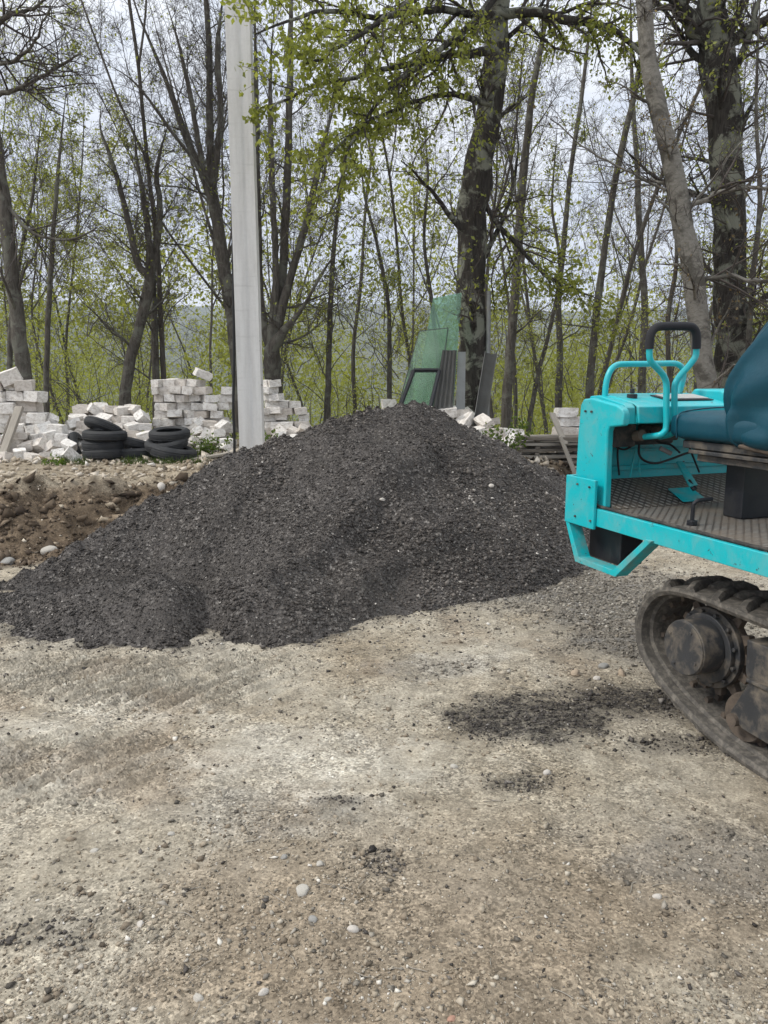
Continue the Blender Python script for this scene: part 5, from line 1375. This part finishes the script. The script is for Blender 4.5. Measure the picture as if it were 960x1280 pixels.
for ring in range(4):
    y0 = [15.5, 19.5, 25.0, 33.0][ring]; n = [9, 11, 13, 14][ring]
    for k in range(n):
        y = y0 + rt.uniform(-1.6, 1.9) * (1 + ring * .5); x = (-.72 + 1.44 * (k + rt.uniform(.1, .9)) / n) * y
        spots.append((x, y))
spots.sort(key=lambda p: p[0] / p[1])
kinds_txt = ['bare twiggy', 'tall sparse', 'young yellow-green', 'slim bare', 'small yellow-green', 'forked sparse']
first = set()
def near_mark(u):
    if u < 0: return 'left of the picture edge trunk'
    if u < 110: return 'behind the left edge block stack'
    if u < 200: return 'behind the tyres and tumbled blocks'
    if u < 290: return 'behind the neat block stack'
    if u < 345: return 'behind the concrete pole'
    if u < 430: return 'behind the stepped block stack'
    if u < 520: return 'above the pile top'
    if u < 600: return 'behind the green sheet and glass'
    if u < 690: return 'right of the big mottled trunk'
    if u < 760: return 'behind the plank pile'
    if u < 860: return 'behind the console and grab rail'
    if u < 960: return 'behind the seat cover'
    return 'beyond the right picture edge'
cnt = {}
for i, (x, y) in enumerate(spots):
    k = rt.choice([0, 1, 2, 3, 4, 5, 0, 3])
    p = protos[k]
    if k in first: p = copy_tree(p)
    else: first.add(k)
    p.location = (x, y, float(ground_z(x, y)) - .05); s_ = rt.uniform(.8, 1.2) * (1 + .02 * max(0, y - 20)); p.scale = (s_, s_, s_); p.rotation_euler = (rt.uniform(-.05, .05), rt.uniform(-.05, .05), rt.uniform(0, 6.28))
    u = 480 + FPX * x / y; mk = near_mark(u); dist = 'near' if y < 17.5 else ('midway' if y < 22.5 else ('deep' if y < 29 else 'farthest'))
    key = (k, mk, dist); cnt[key] = cnt.get(key, 0) + 1
    w = '' if cnt[key] == 1 else f', {ORD[cnt[key] - 1]} from left'
    tag(p, f'{kinds_txt[k]} tree {dist} {mk}{w}', 'tree', 'woodland trees')

# shrub layer and woods beyond: nobody could count them
def leaf_mass(name, centers, radii, per, size, mat, rng, stems=True, tintmu=.5):
    n = len(centers); tot = n * per
    c = np.repeat(centers, per, 0); r_ = np.repeat(radii, per, 0)
    d = nrm(rng.normal(0, 1, (tot, 3))) * (rng.random((tot, 1)) ** .45)
    p = c + d * r_
    V, Q = leaves(p, size, rng, .2)
    tint = np.repeat(np.clip(np.repeat(rng.normal(tintmu, .16, n), per) + rng.normal(0, .16, tot), 0, 1), 4)
    mats = [M[mat]]; qm = np.zeros(len(Q), np.int32)
    if stems:
        m = n * 3; b = np.repeat(centers, 3, 0) + rng.normal(0, .3, (m, 3)) * np.repeat(radii, 3, 0); b[:, 2] = np.repeat(centers[:, 2] - radii[:, 2] * 1.2, 3)
        P, Rd = grow(b, np.array([0, 0, 1.]) + rng.normal(0, .5, (m, 3)), np.repeat(radii[:, 2] * 2.2, 3), np.full(m, .011), 7, .22, .03, rng)
        SV, SQ = tubes(P, Rd, 4); Q = np.concatenate([Q, SQ + len(V)]); qm = np.concatenate([qm, np.ones(len(SQ), np.int32)]); V = np.concatenate([V, SV]); tint = np.concatenate([tint, np.zeros(len(SV))]); mats.append(M['twig_far'])
    return tag(obj(name, np_mesh(name, V, Q, mats=mats, qmat=qm, tint=tint, smooth=False)), kind='stuff')
rg = np.random.default_rng(77)
n = 330; y = rg.uniform(14.4, 25, n); x = rg.uniform(-.66, .66, n) * y; zg = ground_z(x, y)
rad = rg.uniform(.45, .95, (n, 1)) * np.array([1, 1, .8]); c = np.stack([x, y, zg + .4 + 3.3 * rg.random(n) ** 2.2], -1)
leaf_mass('undergrowth', c, rad, 170, .052, 'leaf_far', rg)
n = 620; y = np.exp(rg.uniform(math.log(24), math.log(110), n)); x = rg.uniform(-.72, .72, n) * y; zg = ground_z(x, y)
rad = rg.uniform(1.3, 2.6, (n, 1)) * (y / 45)[:, None] ** .5 * np.array([1, 1, 1.0]); c = np.stack([x, y, zg + rg.uniform(1.0, 9.0, n)], -1)
leaf_mass('woods', c, rad, 250, .17, 'leaf_far', rg)

# ------------------------------------------------------------------ weeds, grass, twigs on the ground
def plant(u, v, Y, h, n, label, seed, name='weed_plant'):
    rg = np.random.default_rng(seed); p = at(u, v, Y); p[2] = float(ground_z(p[0], p[1])) if name == 'weed_plant' else p[2]
    s = np.zeros((n, 3)) + rg.normal(0, .05, (n, 3)) * np.array([1, 1, 0]); d = np.array([0, 0, 1.]) + rg.normal(0, .45, (n, 3))
    P, Rd = grow(s, d, rg.uniform(.6, 1.1, n) * h, np.full(n, .006), 7, .15, -.02, rg)
    V, Q = tubes(P, Rd, 4); pool = P[:, 2:].reshape(-1, 3); c = pool[rg.integers(0, len(pool), n * 22)] + rg.normal(0, .03, (n * 22, 3))
    LV, LQ = leaves(c, .055, rg)
    root = empty(name, p); tag(root, label, 'plant', 'weeds among the blocks')
    obj('stem', np_mesh('stem', V, Q, mats=[M['twig']]), root)
    obj('foliage', np_mesh('foliage', LV, LQ, mats=[M['grass']], tint=np.repeat(np.clip(rg.normal(.5, .25, len(c)), 0, 1), 4), smooth=False), root)
plant(268, 565, 11.0, .34, 10, 'green weed growing among slumped blocks left of the cable', 501)
plant(250, 572, 10.7, .16, 6, 'low green weed right of the right tyre stack', 502)
plant(338, 545, 11.0, .4, 10, 'green weed growing close at the right side of the concrete pole', 503)
plant(632, 560, 10.1, .55, 18, 'leggy weed between the pale heap and the plank pile', 504)
plant(70, 585, 9.7, .10, 4, 'small green weed at the foot of the left block heap', 505)
n = 800; rg = np.random.default_rng(88)
cu = rg.choice([178, 160, 232, 75, 100, 250, 205], n); pts = np.array([at(u + rg.normal(0, 9), 576, 10.0 + rg.uniform(-.25, .2)) for u in cu]); pts[:, 2] = ground_z(pts[:, 0], pts[:, 1])
d = np.array([0, 0, 1.]) + rg.normal(0, .4, (n, 3)); P, Rd = grow(pts, d, rg.uniform(.04, .12, n), np.full(n, .004), 4, .2, -.05, rg, .2)
V, Q = tubes(P, Rd, 3); tag(obj('grass', np_mesh('grass', V, Q, mats=[M['grass']], tint=np.repeat(rg.random(n), 12))), kind='stuff')
# small dry twigs and straws
n = 260; x, y = yard_points(n, 1.4, 5.0); pts = np.stack([x, y, ground_z(x, y) + .006], -1)
d = rg.normal(0, 1, (n, 3)) * np.array([1, 1, .08]); P, Rd = grow(pts, d, rg.uniform(.02, .09, n), np.full(n, .0016), 5, .25, 0, rg, .6); P[..., 2] = ground_z(P[..., 0], P[..., 1]) + .004
V, Q = tubes(P, Rd, 4); tag(obj('dry_straws', np_mesh('dry_straws', V, Q, mats=[M['wood']])), kind='stuff')

# ------------------------------------------------------------------ haze
hz = bpy.data.meshes.new('haze'); bm = bmesh.new(); bmesh.ops.create_cube(bm, size=1); bm.to_mesh(hz); bm.free()
ho = obj('haze', hz); ho.scale = (3300, 3300, 260); ho.location = (0, 0, 80); tag(ho, kind='stuff')
hm = bpy.data.materials.new('pale_air'); hm.use_nodes = True; hm.node_tree.nodes.clear()
o_ = hm.node_tree.nodes.new('ShaderNodeOutputMaterial'); pv = hm.node_tree.nodes.new('ShaderNodeVolumePrincipled'); pv.inputs['Color'].default_value = (.80, .87, 1, 1); pv.inputs['Density'].default_value = .0005
hm.node_tree.links.new(pv.outputs[0], o_.inputs['Volume']); hz.materials.append(hm)

# ------------------------------------------------------------------ sky and sun
SUN_EL, SUN_AZ = R(44), R(258)      # azimuth from +Y clockwise: from the left
w = bpy.data.worlds.new('World'); SC.world = w; w.use_nodes = True
nt = w.node_tree; nt.nodes.clear(); g = G(nt)
out = g.n('ShaderNodeOutputWorld'); bg = g.n('ShaderNodeBackground'); nt.links.new(bg.outputs[0], out.inputs[0])
sky = g.n('ShaderNodeTexSky'); sky.sky_type = 'NISHITA'; sky.sun_disc = False; sky.sun_elevation = SUN_EL; sky.sun_rotation = SUN_AZ; sky.dust_density = 2.0
tc = g.n('ShaderNodeTexCoord').outputs['Generated']
cl = g.noise(g.mapping(tc, (1, 1, 2.6)), 2.6, 7, .6, .5)
sz_ = g.n('ShaderNodeSeparateXYZ'); nt.links.new(tc, sz_.inputs[0])
el = g.ramp(sz_.outputs[2], [(.30, 0), (.80, 1)])          # an overcast sky is about twice as bright overhead as low down
low = g.mix(g.ramp(cl, [(.38, 0), (.66, 1)]), (4.9, 5.3, 6.05), (6.5, 6.65, 6.95))
high = g.mix(g.ramp(cl, [(.35, 0), (.7, 1)]), (8.6, 9.0, 9.6), (11.8, 11.9, 11.8))
cloud = g.mix(el, low, high)
fac = g.ramp(cl, [(.28, .78), (.55, .96)])
g.set(bg.inputs[0], g.mix(fac, sky.outputs[0], cloud)); bg.inputs[1].default_value = .1
sl_ = bpy.data.lights.new('sun', 'SUN'); sl_.energy = 1.5; sl_.angle = R(12); sl_.color = (1, .965, .90)
so_ = bpy.data.objects.new('sun', sl_); COL.objects.link(so_)
dirv = Vector((math.sin(SUN_AZ) * math.cos(SUN_EL), math.cos(SUN_AZ) * math.cos(SUN_EL), math.sin(SUN_EL)))
so_.rotation_euler = dirv.to_track_quat('Z', 'Y').to_euler(); so_.location = (0, 0, 30)

SC.view_settings.view_transform = 'Standard'; SC.view_settings.look = 'None'; SC.view_settings.exposure = .80; SC.view_settings.gamma = 1.0
SC.render.engine = 'CYCLES'
SC.cycles.use_denoising = True
SC.cycles.max_bounces = 8; SC.cycles.diffuse_bounces = 3; SC.cycles.transparent_max_bounces = 8; SC.cycles.volume_bounces = 0
bpy.context.view_layer.update()
